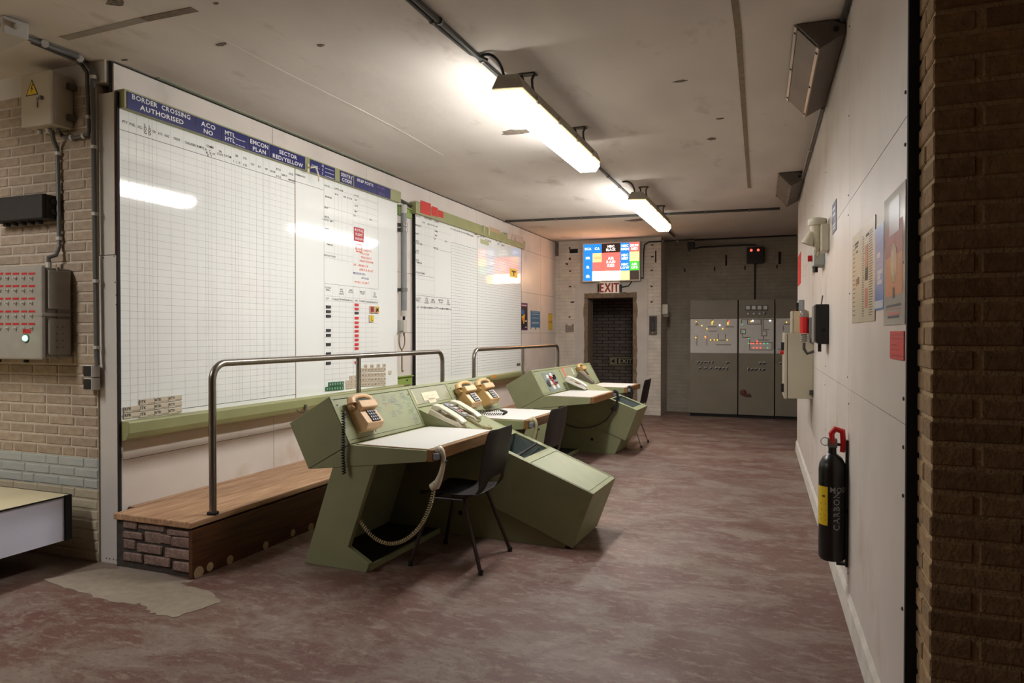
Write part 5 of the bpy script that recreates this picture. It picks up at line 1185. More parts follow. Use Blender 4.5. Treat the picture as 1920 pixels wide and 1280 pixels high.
# backlit status sign
YS = YD - .14
a, c = at(1092.5, 455, y=YS), at(1200, 526.5, y=YS)
c0 = at(1092.5, 528, y=YS); SW, SH = c.x - a.x, 0; tz = (at(1092.5, 456, y=YS).z + at(1200, 452.5, y=YS).z) / 2; bz = (at(1092.5, 527.5, y=YS).z + at(1200, 526.5, y=YS).z) / 2; SH = tz - bz
t = thing('status_sign', 'large backlit coloured status sign above the doorway', 'illuminated sign', m=frame((a.x, YS, bz), (1, 0, 0), (0, 0, 1)))
MB().box(0, SW, 0, SH, -.135, -.004).build('casing', PALEGREY, t); k = MB(); e = .016
k.box(0, SW, 0, e, -.004, .006); k.box(0, SW, SH - e, SH, -.004, .006); k.box(0, e, e, SH - e, -.004, .006); k.box(SW - e, SW, e, SH - e, -.004, .006); k.build('frame', M('white_sign_frame', (220, 214, 206), .5), t)
SB = dict(blue=((30, 120, 205), .22), red=((255, 86, 78), .34), orange=((255, 168, 112), .36), yellow=((255, 212, 112), .42), green=((60, 176, 44), .26), white=((255, 196, 138), 6.5), dark=((84, 66, 62), .0), grey=((112, 100, 94), .0))
cw, rh = (SW - 2 * e) / 6, (SH - 2 * e) / 4
TXT = M('lit_sign_lettering', (255, 250, 240), .5, emit=SIGN * .4); TXTD = M('red_sign_lettering', (200, 110, 90), .5, emit=SIGN * .25)
def lit(cn):
    col, kx = SB[cn]; return M('sign_' + cn, col if kx else col, .3, emit=SIGN * kx, emit_col=col) if kx else M('sign_' + cn, col, .25, var=.02)
for c_, r_, w_, h_, cn, tx, ti in ((0, 3, 1, 1, 'blue', ['SCA'], 1), (1, 3, 1, 1, 'blue', ['CA'], 1), (2, 3, 2, 1, 'dark', ['NBC', 'BLACK'], 1), (4, 3, 1, 1, 'blue', ['NBC', 'HIGH'], 1), (5, 3, 1, 1, 'red', ['BIKINI', 'RED'], 1), (0, 2, 1, 1, 'blue', ['MR'], 1), (1, 2, 1, 1, 'orange', ['CDO'], 0), (2, 1, 2, 2, 'red', ['AIR', 'RAID', 'RED'], 1), (4, 2, 1, 1, 'blue', ['NBC', 'MED'], 1), (5, 2, 1, 1, 'yellow', [], 0), (0, 1, 1, 1, 'blue', ['IR'], 1), (1, 1, 1, 1, 'red', ['OBS'], 0), (4, 1, 1, 1, 'blue', ['NBC', 'LOW'], 1), (5, 1, 1, 1, 'green', ['AIR', 'OPS'], 1), (0, 0, 1, 1, 'blue', ['ER'], 1), (1, 0, 1, 1, 'white', [], 0), (2, 0, 1, 1, 'white', [], 0), (3, 0, 1, 1, 'white', [], 0), (4, 0, 1, 1, 'yellow', [], 0), (5, 0, 1, 1, 'grey', [], 0)):
    x0, y0_ = e + c_ * cw, e + r_ * rh
    tl = MB().box(x0 + .002, x0 + w_ * cw - .002, y0_ + .002, y0_ + h_ * rh - .002, -.003, .002).build('sign_tile', lit(cn), t)
    if tx:
        k = flat(); n = len(tx); lh = .05 if h_ == 1 else .056
        for i, s_ in enumerate(tx): k.text(s_, (x0 + w_ * cw / 2, y0_ + h_ * rh / 2 + (n / 2 - i - 1) * lh * 1.12 + lh * .15, .0026), lh * 1.15, 'C', 1.0 if len(s_) < 5 else .85)
        k.build('lettering', TXT if ti else TXTD, tl)
# exit sign over the door
a, c = at(1124, 528.5, y=YD - .09), at(1160.5, 549, y=YD - .09)
t = thing('exit_sign', 'white box sign with red EXIT letters over the doorway', 'sign', m=frame((a.x, YD - .09, c.z), (1, 0, 0), (0, 0, 1))); W_, H_ = c.x - a.x, a.z - c.z
MB().box(0, W_, 0, H_, -.088, 0).build('casing', M('ivory_sign', (232, 220, 204), .5, var=.03, emit=.12), t, .006); MB().box(-.04, 0, .03, H_ - .03, -.08, -.03).build('end_cap', BLACK, t); MB().box(W_, W_ + .035, .02, H_ - .05, -.08, -.03).build('end_cap', BLACK, t)
flat().text('EXIT', (W_ / 2, .02, .001), H_ * 1.12, 'C', W_ * .84 / (H_ * 2.2), .1).text('EXIT', (W_ / 2 + .008, .02, .0012), H_ * 1.12, 'C', W_ * .84 / (H_ * 2.2), .1).build('lettering', M('deep_red_print', (168, 40, 30), .5), t)
kk = [at(1161, 539, y=YD - .03), at(1178, 536, y=YD - .02), at(1183, 530, y=YD - .02), at(1184, 527, y=YD - .02)]
clipped_pipe('conduit', 'short dark cable between the EXIT box sign and the status sign', kk, .01, BLACK)
# corridor exit sign
YX = 13.34
a, c = at(1143.5, 669, y=YX), at(1200, 685, y=YX)
t = thing('exit_sign', 'dark EXIT arrow sign on the corridor brick seen through the doorway', 'sign', m=frame((a.x, YX, c.z), (1, 0, 0), (0, 0, 1))); W_, H_ = c.x - a.x, a.z - c.z
MB().box(0, W_, 0, H_, -.01, .01).build('plate', M('aged_luminous_plate', (150, 140, 104), .6, var=.05), t, .01); MB().box(W_ * .24, W_ * .98, H_ * .15, H_ * .85, .01, .011).build('black_field', BLACK, t)
flat().text('EXIT', (W_ * .52, H_ * .26, .0118), H_ * .72, 'C', 1.0).build('lettering', M('luminous_print', (190, 182, 150), .6), t)
k = MB(); k.prism([(W_ * .05, H_ * .5), (W_ * .16, H_ * .2), (W_ * .16, H_ * .8)], .01, .0115, 'z'); k.build('arrow', BLACK, t)
# intercom, paper, bulkhead fitting on the pier
a, c = at(1217, 592, y=YD - .05), at(1231, 626.5, y=YD - .05)
t = thing('intercom', 'brown framed black intercom unit on the white pier', 'intercom', m=frame((a.x, YD - .05, c.z), (1, 0, 0), (0, 0, 1))); W_, H_ = c.x - a.x, a.z - c.z
MB().box(0, W_, 0, H_, -.048, 0).build('casing', M('brown_frame', (92, 76, 58), .5), t, .004); MB().box(.018, W_ - .018, .05, H_ - .015, 0, .006).build('face', BLACK, t); 
for i in range(4): MB().box(W_ * .35, W_ * .65, .09 + i * .03, .105 + i * .03, .006, .009).build('key', STEELDK, t)
MB().cyl((W_ / 2, .025, 0), (W_ / 2, .025, .006), .01, 8).build('knob', PALEGREY, t)
a, c = at(1216, 579, y=YD - .002), at(1231, 589, y=YD - .002)
t = thing('paper_notice', 'small white paper above the intercom on the pier', 'notice', m=frame((a.x, YD - .002, c.z), (1, 0, 0), (0, 0, 1))); MB().box(0, c.x - a.x, 0, a.z - c.z, -.001, .001).build('sheet', PAPER, t)
k = flat(); [k.add([(.02, .02 + i * .022, .0016), (c.x - a.x - .02 - .02 * (i % 2), .02 + i * .022, .0016), (c.x - a.x - .02 - .02 * (i % 2), .025 + i * .022, .0016), (.02, .025 + i * .022, .0016)], [(0, 1, 2, 3)]) for i in range(4)]; k.build('printed_lines', LINE, t)
P = at(1246, 579, y=12.2)
t = thing('wall_fitting', 'small cream bulkhead fitting on the side of the white pier', 'wall fitting', (-1.893, 12.22, P.z - .05)); MB().box(0, .1, -.06, .06, -.04, .13).build('box', CREAM, t, .01); MB().lathe([(.05, -.09), (.06, -.06), (.05, -.04)], 12, (.055, 0, 0)).build('dome', M('dusty_glass', (150, 144, 132), .3), t)
# switch cabinets
YK = 12.2
LAMPS = dict(y=M('amber_lamp', (240, 200, 60), .4, emit=.8, emit_col=(255, 205, 60)), r=M('red_lamp', (240, 90, 70), .4, emit=1.4, emit_col=(255, 80, 60)), g=M('green_indicator', (90, 190, 150), .4, emit=.5, emit_col=(90, 220, 160)), w=M('white_lamp', (250, 246, 240), .4, emit=3))
def cabinet(label, px0, px1, lamps, knobs, lines, x1=None):
    xa = at(px0, 600, y=YK).x; xb = x1 if x1 else at(px1, 600, y=YK).x; H_ = 1.968
    t = thing('switch_cabinet', label, 'cabinet', m=frame((xa, YK, 0), (1, 0, 0), (0, 0, 1)), group='grey switch cabinets in the recess'); W_ = xb - xa
    MB().box(.003, W_ - .003, 0, .05, -.5, -.02).build('plinth', BLACKGAP, t)
    MB().box(.003, W_ - .003, .05, H_, -.52, -.018).build('casing', CABINET, t)
    MB().box(.004, W_ - .004, .052, 1.07, -.017, 0).build('lower_door', CABINET, t, .004); MB().box(.004, W_ - .004, 1.655, H_ - .002, -.017, 0).build('upper_panel', CABINET, t, .004)
    mp = MB().box(.01, W_ - .012, 1.074, 1.65, -.017, -.001).build('mimic_panel', MIMIC, t)
    def L(px, py): P = at(px, py, y=YK); return P.x - xa, P.z
    k = flat()
    for (x0, y0_, x1_, y1_) in lines:
        a_, c_ = L(1290 + x0 / 9.143, 560 + y0_ / 9.143), L(1290 + x1_ / 9.143, 560 + y1_ / 9.143); wd = .005
        if abs(x1_ - x0) > abs(y1_ - y0_): k.add([(a_[0], a_[1] - wd, .0), (c_[0], a_[1] - wd, 0), (c_[0], a_[1] + wd, 0), (a_[0], a_[1] + wd, 0)], [(0, 1, 2, 3)])
        else: k.add([(a_[0] - wd, a_[1], 0), (a_[0] + wd, a_[1], 0), (a_[0] + wd, c_[1], 0), (a_[0] - wd, c_[1], 0)], [(0, 1, 2, 3)])
    k.build('mimic_lines', M('brown_mimic_line', (84, 66, 56), .6), mp)
    for ch_, x_, y_ in lamps:
        q = L(1290 + x_ / 9.143, 560 + y_ / 9.143); MB().lathe([(.0105, -.001), (.0105, .006), (.005, .01)], 10, (q[0], q[1], 0)).build('indicator_lamp', LAMPS[ch_], mp)
    for x_, y_ in knobs:
        q = L(1290 + x_ / 9.143, 560 + y_ / 9.143)
        kn = MB().box(q[0] - .024, q[0] + .024, q[1] - .024, q[1] + .024, 0, .004).build('knob_plate', PALEGREY, t); MB().lathe([(.014, .004), (.014, .02)], 10, (q[0], q[1], 0)).build('knob', BLACK, kn)
        MB(Matrix.Translation((q[0], q[1], 0)) @ Matrix.Rotation(random.uniform(.3, 1.1), 4, 'Z')).box(-.028, .028, -.006, .006, .018, .028).build('pointer', BLACK, kn)
    q = L(px0 + 5, 672); k = MB(); k.lathe([(.016, 0), (.016, .012)], 10, (.045, .99, 0)); k.box(.037, .053, .94, 1.0, .01, .022); k.build('door_handle', CHROME, t)
    return t, L
k1 = [(185, 1090), (245, 1090), (306, 1090), (370, 1090), (430, 1088), (680, 1095), (212, 1190), (306, 1192), (398, 1190), (490, 1192), (553, 1194), (617, 1194), (680, 1196)]
l1 = [('y', 143, 390), ('y', 237, 460), ('y', 325, 515), ('y', 412, 405), ('y', 412, 432), ('y', 428, 388), ('r', 698, 388), ('y', 684, 412), ('y', 684, 434), ('w', 545, 452), ('y', 597, 515), ('y', 136, 665), ('y', 297, 650), ('r', 310, 665), ('y', 388, 707), ('y', 450, 707), ('y', 502, 707), ('y', 670, 707)]
n1 = [(152, 365, 152, 450), (125, 446, 182, 446), (152, 630, 152, 800), (325, 630, 325, 795), (414, 350, 414, 390), (684, 350, 684, 400), (340, 478, 490, 478), (350, 555, 500, 555), (640, 480, 790, 480), (480, 788, 740, 788), (380, 707, 680, 707), (520, 600, 520, 690), (640, 600, 640, 690)]
cabinet('left grey switch cabinet with yellow lamps on a pale mimic panel', 1293.5, 1383.5, l1, k1, n1)
k2 = [(1240, 1108), (1305, 1108), (1042, 1206), (1103, 1210), (1168, 1210), (1242, 1212), (1300, 1214), (1322, 250)]
l2 = [('g', 927, 437), ('g', 963, 570), ('g', 1046, 680), ('g', 1042, 765), ('w', 1110, 375), ('y', 1082, 390), ('w', 1408, 373), ('r', 1083, 765), ('r', 1122, 765), ('r', 1183, 765), ('r', 1245, 765), ('r', 1187, 725), ('r', 1122, 840), ('r', 1183, 840), ('r', 1245, 840), ('g', 1303, 767), ('g', 1365, 767), ('g', 1365, 842)]
n2 = [(910, 358, 1475, 358), (918, 358, 918, 430), (1020, 360, 1020, 434), (1020, 434, 1250, 434), (1250, 360, 1250, 434), (1268, 360, 1268, 640), (1292, 360, 1292, 525), (1292, 525, 1390, 525), (1268, 550, 1350, 550), (1350, 550, 1350, 635), (1268, 635, 1350, 635), (1292, 640, 1292, 705), (1190, 705, 1390, 705), (900, 518, 985, 518), (900, 518, 900, 600), (985, 518, 985, 600), (900, 600, 985, 600), (935, 600, 935, 662), (935, 662, 1060, 662), (1056, 662, 1056, 875), (1056, 875, 1442, 875), (1056, 745, 1442, 745), (1442, 745, 1442, 875), (1475, 360, 1475, 860)]
t, L = cabinet('middle grey switch cabinet with four meters and red and green lamps', 1384.5, 1452.5, l2, k2, n2)
for i, x_ in enumerate((1028, 1128, 1226, 1326)):
    q = L(1290 + x_ / 9.143, 560 + 152 / 9.143); mt_ = MB().box(q[0] - .04, q[0] + .04, q[1] - .045, q[1] + .04, 0, .012).build('meter', BLACK, t); MB().box(q[0] - .031, q[0] + .031, q[1] - .03, q[1] + .032, .012, .014).build('meter_dial', MIMIC, mt_)
for x_ in (1028, 1128, 1226):
    q = L(1290 + x_ / 9.143, 560 + 255 / 9.143); mt_ = MB().box(q[0] - .022, q[0] + .022, q[1] - .022, q[1] + .022, 0, .01).build('meter', BLACK, t); MB().box(q[0] - .016, q[0] + .016, q[1] - .016, q[1] + .016, .01, .012).build('meter_dial', MIMIC, mt_)
q = L(1393, 735); k = MB(); k.lathe([(.05, 0), (.05, .02), (.03, .03)], 14, (q[0], q[1], 0)); k.box(q[0], q[0] + .12, q[1] - .05, q[1] - .02, .03, .05); k.build('isolator_handle', M('brown_red_handle', (92, 40, 30), .5), t)
l3 = [('y', 1690, 402), ('y', 1655, 605), ('r', 1608, 905)]
cabinet('right grey switch cabinet half hidden by the wall', 1453.5, 1520, l3, [(1590, 1110)], [(1640, 433, 1760, 433), (1632, 460, 1632, 550), (1545, 862, 1610, 862)], x1=.55)
# red lamp box above the cabinets
a, c = at(1400, 464, y=12.7), at(1432, 493, y=12.7)
t = thing('lamp_box', 'black box with two glowing red lamps high above the cabinets', 'lamp box', m=frame((a.x, 12.7, c.z), (1, 0, 0), (0, 0, 1))); W_, H_ = c.x - a.x, a.z - c.z
MB().box(0, W_, 0, H_, -.078, 0).build('casing', BLACK, t, .006)
for u_ in (.27, .68):
    MB().lathe([(.022, 0), (.02, .012), (.008, .018)], 12, (W_ * u_, H_ * .82, 0)).build('red_lamp', LAMPS['r'], t); MB().lathe([(.026, 0), (.024, .012)], 12, (W_ * u_, H_ * .38, 0)).build('dead_lamp', M('dark_red_lens', (60, 14, 14), .3), t)
# posters on the left wall beyond the second board
def wposter(label, px0, py0, px1, py1, mat, name='poster'):
    a_, c_ = at(px0, py0, x=XL + .002), at(px1, py1, x=XL + .002); t = thing(name, label, 'poster', m=frame((XL + .002, a_.y, c_.z), (0, 1, 0), (0, 0, 1)), group='posters beyond the second board'); W_, H_ = c_.y - a_.y, a_.z - c_.z
    MB().box(0, W_, 0, H_, -.001, .001).build('sheet', mat, t); return t, W_, H_
def patch(t, name, mat, pts, z=.0014):
    k = flat(); k.add([(x, y, z) for x, y in pts], [tuple(range(len(pts)))]); return k.build(name, mat, t)
def rect(x0, y0_, x1, y1_): return [(x0, y0_), (x1, y0_), (x1, y1_), (x0, y1_)]
t, W_, H_ = wposter('dark purple poster with a yellow and blue shape beside the second board', 976.5, 567, 989, 619, M('poster_purple', (74, 36, 84), .5, var=.05))
patch(t, 'printed_field', M('poster_black', (14, 18, 34), .5, var=.1), rect(W_ * .05, H_ * .06, W_ * .95, H_ * .86)); patch(t, 'printed_shape', M('poster_blue', (30, 92, 158), .5), [(W_ * (.3 + .25 * math.cos(a_ * .52)), H_ * (.66 + .1 * math.sin(a_ * .52))) for a_ in range(12)], .0018)
patch(t, 'printed_shape', M('poster_yellow', (226, 176, 40), .5), [(W_ * .1, H_ * .5), (W_ * .6, H_ * .6), (W_ * .5, H_ * .25), (W_ * .4, H_ * .22)], .0022); patch(t, 'printed_shape', M('poster_orange', (220, 120, 60), .5), [(W_ * .25, H_ * .48), (W_ * .45, H_ * .45), (W_ * .42, H_ * .28), (W_ * .35, H_ * .28)], .0026)
patch(t, 'printed_label', PAPER, rect(W_ * .6, H_ * .32, W_ * .9, H_ * .36), .0018); patch(t, 'printed_label', PAPER, rect(W_ * .6, H_ * .1, W_ * .9, H_ * .13), .0018); patch(t, 'printed_label', M('poster_pink', (206, 160, 180), .5), rect(W_ * .1, H_ * .89, W_ * .85, H_ * .93), .0018)
t, W_, H_ = wposter('blue information poster between the purple and yellow posters', 995, 582, 1012.5, 617.5, M('poster_mid_blue', (58, 110, 150), .5, var=.06, scale=20))
for v in (.93, .8, .6, .36, .3): patch(t, 'printed_line', M('poster_pale', (176, 184, 190), .5), rect(W_ * .12, H_ * v, W_ * .88, H_ * (v + .03)))
patch(t, 'printed_label', PAPER, rect(W_ * .05, 0, W_ * .44, H_ * .1)); patch(t, 'printed_label', PAPER, rect(W_ * .58, 0, W_ * .95, H_ * .1))
t, W_, H_ = wposter('narrow yellow poster nearest the far corner', 1028, 587, 1035.5, 618, M('poster_bright_yellow', (214, 184, 36), .5, var=.05))
for v in (.96, .5, .42, .02): patch(t, 'printed_line', DARKRED, rect(W_ * .05, H_ * v, W_ * .95, H_ * (v + .03)))

# ================================================================== right wall
def rthing(name, label, cat, px, py, group=None, off=.0005):
    P = rw(px, py, off); return thing(name, label, cat, m=frame(P, (-RWS, -1, 0), (0, 0, 1)), group=group), P     # local x towards the viewer, y up, z into the room
def rposter(label, px0, py0, px1, py1, mat, grp='posters on the right wall', nm='poster'):
    P0, P1 = rw(px0, py0), rw(px1, py1); t = thing(nm, label, 'poster', m=frame(rw(px0, py0, .002).lerp(rw(px0, py0, .002), 0) - Vector((0, 0, P0.z - P1.z)), (-RWS, -1, 0), (0, 0, 1)), group=grp); W_ = (Vector((P0.x, P0.y, 0)) - Vector((P1.x, P1.y, 0))).length; H_ = P0.z - P1.z
    MB().box(0, W_, 0, H_, -.001, .0015).build('sheet', mat, t); return t, W_, H_
t, W_, H_ = rposter('beige two-page chart poster with brown and green bars', 1599, 446, 1640.5, 600, M('beige_chart_paper', (188, 180, 154), .35, var=.05))
for x0, y0_, x1, y1_, c_ in ((.62, .42, .74, .78, (176, 104, 60)), (.62, .42, .74, .55, (84, 124, 100)), (.62, .14, .74, .34, (176, 96, 70)), (.28, .42, .36, .5, (60, 74, 62)), (.2, .41, .28, .49, (170, 90, 56))): patch(t, 'printed_bar', M('chart_%d_%d' % (c_[0], c_[1]), c_, .5), rect(W_ * x0, H_ * y0_, W_ * x1, H_ * y1_), .0019 + .0004 * (c_[1] > 100))
patch(t, 'centre_fold', LINE, rect(W_ * .468, 0, W_ * .475, H_), .0019); k = flat()
for i in range(34):
    v = .06 + .025 * i
    for x0, x1 in ((.5, .6), (.78, .94)): k.add([(W_ * x0, H_ * v, .002), (W_ * (x1 - random.uniform(0, .06)), H_ * v, .002), (W_ * x1 * .98, H_ * (v + .008), .002), (W_ * x0, H_ * (v + .008), .002)], [(0, 1, 2, 3)])
    if i % 2: k.add([(W_ * .04, H_ * v, .002), (W_ * random.uniform(.12, .2), H_ * v, .002), (W_ * .15, H_ * (v + .008), .002), (W_ * .04, H_ * (v + .008), .002)], [(0, 1, 2, 3)])
for x0, y0_, x1, y1_ in ((.15, .87, .32, .9), (.15, .84, .3, .86), (.65, .86, .78, .89), (.2, .78, .3, .8)): k.add([(W_ * a_, H_ * b_, .002) for a_, b_ in rect(x0, y0_, x1, y1_)], [(0, 1, 2, 3)])
k.build('printed_text_lines', INK, t)
t, W_, H_ = rposter('narrow glossy blue poster between the chart and the orange poster', 1640.5, 431, 1657, 578, M('glossy_blue_poster', (44, 122, 200), .3, var=.06))
for x0, y0_, x1, y1_ in ((.3, .62, .65, .68), (.35, .42, .85, .47), (.35, .36, .7, .41), (.35, .3, .85, .35), (.08, .02, .95, .11)): patch(t, 'printed_label', M('pale_blue_label', (176, 192, 206), .4), rect(W_ * x0, H_ * y0_, W_ * x1, H_ * y1_), .0019)
for v in (.95, .82, .52): patch(t, 'printed_line', M('poster_lines_blue', (110, 156, 200), .4), rect(W_ * .15, H_ * v, W_ * .85, H_ * (v + .015)), .0019)
t, W_, H_ = rposter('orange and red poster in a clear sleeve with a green oval', 1659, 378, 1697, 606, FOIL)
patch(t, 'red_field', M('poster_red_field', (150, 46, 36), .5, var=.06), rect(W_ * .12, H_ * .45, W_ * .9, H_ * .76), .0019); patch(t, 'orange_field', M('poster_orange_field', (190, 112, 44), .5, var=.06), rect(W_ * .12, H_ * .22, W_ * .9, H_ * .52), .0021)
patch(t, 'dark_heading', M('dark_striped_heading', (66, 58, 66), .3, var=.2, scale=30), rect(W_ * .28, H_ * .68, W_ * .76, H_ * .94), .0023); patch(t, 'oval_shape', M('poster_green', (72, 108, 74), .3, var=.35, scale=40), [(W_ * (.51 + .16 * math.cos(a_ * .314)), H_ * (.46 + .15 * math.sin(a_ * .314))) for a_ in range(20)], .0027)
patch(t, 'oval_shape', M('poster_slate', (110, 124, 130), .3, var=.3, scale=40), [(W_ * (.49 + .07 * math.cos(a_ * .314)), H_ * (.47 + .11 * math.sin(a_ * .314))) for a_ in range(20)], .003); patch(t, 'stem', M('poster_brown', (96, 70, 50), .4), rect(W_ * .49, H_ * .58, W_ * .53, H_ * .68), .0025); patch(t, 'stem', INK, rect(W_ * .47, H_ * .2, W_ * .56, H_ * .28), .0025)
for y0_, m_, a_ in ((.135, INK, .7), (.115, DARKRED, .7), (.075, M('red_text', (190, 90, 80), .5), .6), (.05, INK, .55)): patch(t, 'printed_line', m_, rect(W_ * (.5 - a_ / 2), H_ * y0_, W_ * (.5 + a_ / 2), H_ * (y0_ + (.018 if m_ is not DARKRED else .004))), .0023)
t, W_, H_ = rposter('bright red notice below the posters near the pier', 1669.5, 621, 1695, 676, REDCARD, 'red notices', 'notice')
k = flat(); [k.add([(W_ * .1, H_ * v, .002), (W_ * b_, H_ * v, .002), (W_ * b_, H_ * (v + .02), .002), (W_ * .1, H_ * (v + .02), .002)], [(0, 1, 2, 3)]) for v, b_ in ((.86, .9), (.72, .9), (.5, .55), (.33, .7), (.12, .95))]; k.build('printed_lines', M('dark_red_print', (120, 24, 20), .6), t)
t, W_, H_ = rposter('small bright red notice at the far end of the right wall', 1496.5, 482, 1501.5, 530, REDCARD, 'red notices', 'notice')
for L_, a_, b_, c_, d_ in (('upper small dark blue sign on the right wall above the phone', 1560.5, 386, 1568, 409), ('lower small dark blue sign on the right wall', 1561, 419, 1568, 430)):
    t, W_, H_ = rposter(L_, a_, b_, c_, d_, BLUEPLATE, 'small blue signs', 'sign'); 
    for v in (.3, .6): patch(t, 'white_line', WHITEINK, rect(W_ * .2, H_ * v, W_ * .8, H_ * (v + .12)), .002)
# angled bulkhead lamps at the top of the wall
Y1_, Y2_ = 4.05, 5.3
LP = [at(px, py, y=Y1_) for px, py in ((1492, 36), (1539, 90), (1585, 62), (1587, 44), (1561, 20))]
wx0 = rwx(Y1_)
prof = [(p.x - wx0, p.z - 2.9) for p in LP]
prof[2] = (-.004, prof[2][1]); prof[3] = (-.004, prof[3][1])
prof = [(x, min(z, ZC - 2.9 - .003)) for x, z in prof]
def make_bulk(label):
    t = thing('bulkhead_lamp', label, 'wall lamp', (wx0, Y1_, 2.9), RWA, group='angled bulkhead lamps'); Ln = Y2_ - Y1_
    MB().prism(prof, 0, Ln, 'y').build('housing', LUMGREY, t, .004)
    (x0, z0), (x1, z1) = prof[0], prof[1]; d = Vector((x1 - x0, 0, z1 - z0)); Lw = d.length
    fm_ = frame((x0, 0, z0), (0, 1, 0), d * -1) if False else frame((x1, 0, z1), (0, 1, 0), -d)
    if (fm_.to_3x3() @ Vector((0, 0, 1))).x > 0: fm_ = frame((x1, Ln, z1), (0, -1, 0), -d)
    MB(fm_).box(.02, Ln - .02, .02, Lw - .02, .0, .008).build('lens', CLEAR, t, .003)
    k = MB(fm_); k.box(0, Ln, 0, .022, 0, .012); k.box(0, Ln, Lw - .022, Lw, 0, .012); k.build('lens_frame', M('grey_lens_frame', (140, 128, 118), .4, .4), t, .002)
    for u_ in (.06, .5, .94):
        for v_ in (.012, Lw - .012): MB(fm_).lathe([(.008, .012), (.008, .016)], 8, (Ln * u_, v_, 0)).build('screw', BLACK, t)
    MB().lathe([(.014, 0), (.014, .004)], 10).build('end_plug', BLACKGAP, t).matrix_local = Matrix.Translation((-.05, -.001, prof[3][1] - .02)) @ Matrix.Rotation(R(90), 4, 'X')
    return t
bk = make_bulk('nearer large angled bulkhead lamp at the top of the right wall')
bk2 = copy_tree(bk); bk2.location = (rwx(7.7), 7.7, 2.9); bk2['label'] = 'farther angled bulkhead lamp at the top of the right wall'
pa, pb2 = Vector((rwx(5.3) - .02, 5.3, 2.97)), Vector((rwx(7.7) - .02, 7.7, 2.98))
clipped_pipe('conduit', 'grey conduit linking the two angled bulkhead lamps', [pa, pb2], .016, STEEL, [(pa.lerp(pb2, .5), (0, 1, 0))])
clipped_pipe('conduit', 'dark conduit above the nearer bulkhead lamp at the ceiling', [Vector((rwx(2.6) - .02, 2.6, ZC - .02)), Vector((rwx(4.03) - .02, 4.03, ZC - .02))], .014, STEELDK)
# extinguisher
EY = 3.88; Pc = at(1565, 960, y=EY); ez0 = at(1565, 1053, y=EY - .05).z; ez1 = at(1565, 868, y=EY).z; er = .064; Pc.x -= .012
t = thing('fire_extinguisher', 'black carbon dioxide fire extinguisher with red handle on the right wall', 'fire extinguisher', (Pc.x, EY, ez0)); H_ = ez1 - ez0
MB().lathe([(er * .86, 0), (er, .012), (er, H_ - .03), (er * .94, H_ + .0), (er * .7, H_ + .03), (er * .4, H_ + .045), (.02, H_ + .05), (.018, H_ + .085)], 28).build('cylinder', EXTBLACK, t, smooth=True)
MB().box(-.022, .022, -.02, .02, H_ + .08, H_ + .125).build('valve', STEEL, t, .004)
MB().tube([(.0, -.01, H_ + .1), (-.005, -.012, H_ + .15), (.012, -.012, H_ + .175), (.045, -.012, H_ + .165), (.05, -.012, H_ + .1), (.045, -.012, H_ + .06)], [.013, .015, .016, .016, .014, .012], 8).build('handle', REDPLASTIC, t, smooth=True)
MB().tube(arc((-.035, -.015, H_ + .11), .02, 0, math.pi * 1.7, 12, (1, 0, 0), (0, 0, 1)), .002, 5).build('safety_pin', STEEL, t)
def onCyl(k, pts2, a0, rr): return [(rr * math.cos(a), rr * math.sin(a), z) for a, z in pts2]
k = flat(); A0, A1 = R(190), R(248)
for i in range(8):
    a_, b_ = A0 + (A1 - A0) * i / 8, A0 + (A1 - A0) * (i + 1) / 8; k.add([((er + .0006) * math.cos(x), (er + .0006) * math.sin(x), z) for x, z in ((a_, H_ * .37), (b_, H_ * .37), (b_, H_ * .77), (a_, H_ * .77))], [(0, 1, 2, 3)])
k.build('yellow_label', YELLOW, t)
def cyl_text(s_, ang, z, size, vertical, mat):
    k = flat(); x = 0
    for ch in s_:
        vs, fs, a_, b_ = GLY[ch]; out = []
        for p in vs:
            u_, v_ = (p[0] - a_ + x) * size, p[1] * size
            if vertical: u_, v_ = -v_, u_
            th = ang + u_ / er; out.append(((er + .0008) * math.cos(th), (er + .0008) * math.sin(th), z + v_))
        k.add(out, fs); x += b_ - a_ + .12
    k.build('stencil_lettering', mat, t)
cyl_text('MOD', R(258), H_ * .72, .036, False, STENCIL); cyl_text('CARBON', R(298), H_ * .33, .042, True, STENCIL)
k = flat(); [k.add([((er + .001) * math.cos(R(w0)), (er + .001) * math.sin(R(w0)), H_ * v), ((er + .001) * math.cos(R(w1)), (er + .001) * math.sin(R(w1)), H_ * v), ((er + .001) * math.cos(R(w1)), (er + .001) * math.sin(R(w1)), H_ * (v + .02)), ((er + .001) * math.cos(R(w0)), (er + .001) * math.sin(R(w0)), H_ * (v + .02))], [(0, 1, 2, 3)]) for v, w0, w1 in ((.66, 222, 236), (.58, 212, 240), (.52, 216, 242), (.46, 212, 238), (.42, 214, 240))]; k.build('label_print', INK, t)
xw = rwx(EY) - Pc.x
MB().box(er * .6, xw, -.02, .02, H_ * .5, H_ * .54).build('wall_bracket', BLACK, t); MB().box(xw - .012, xw - .001, -.02, .02, -.03, H_ + .12).build('back_strap', BLACK, t); MB().box(.0, xw, -.012, .012, H_ + .09, H_ + .102).build('wall_bracket', BLACK, t); MB().box(.02, xw, -.015, .015, -.025, -.012).build('wall_bracket', BLACK, t)
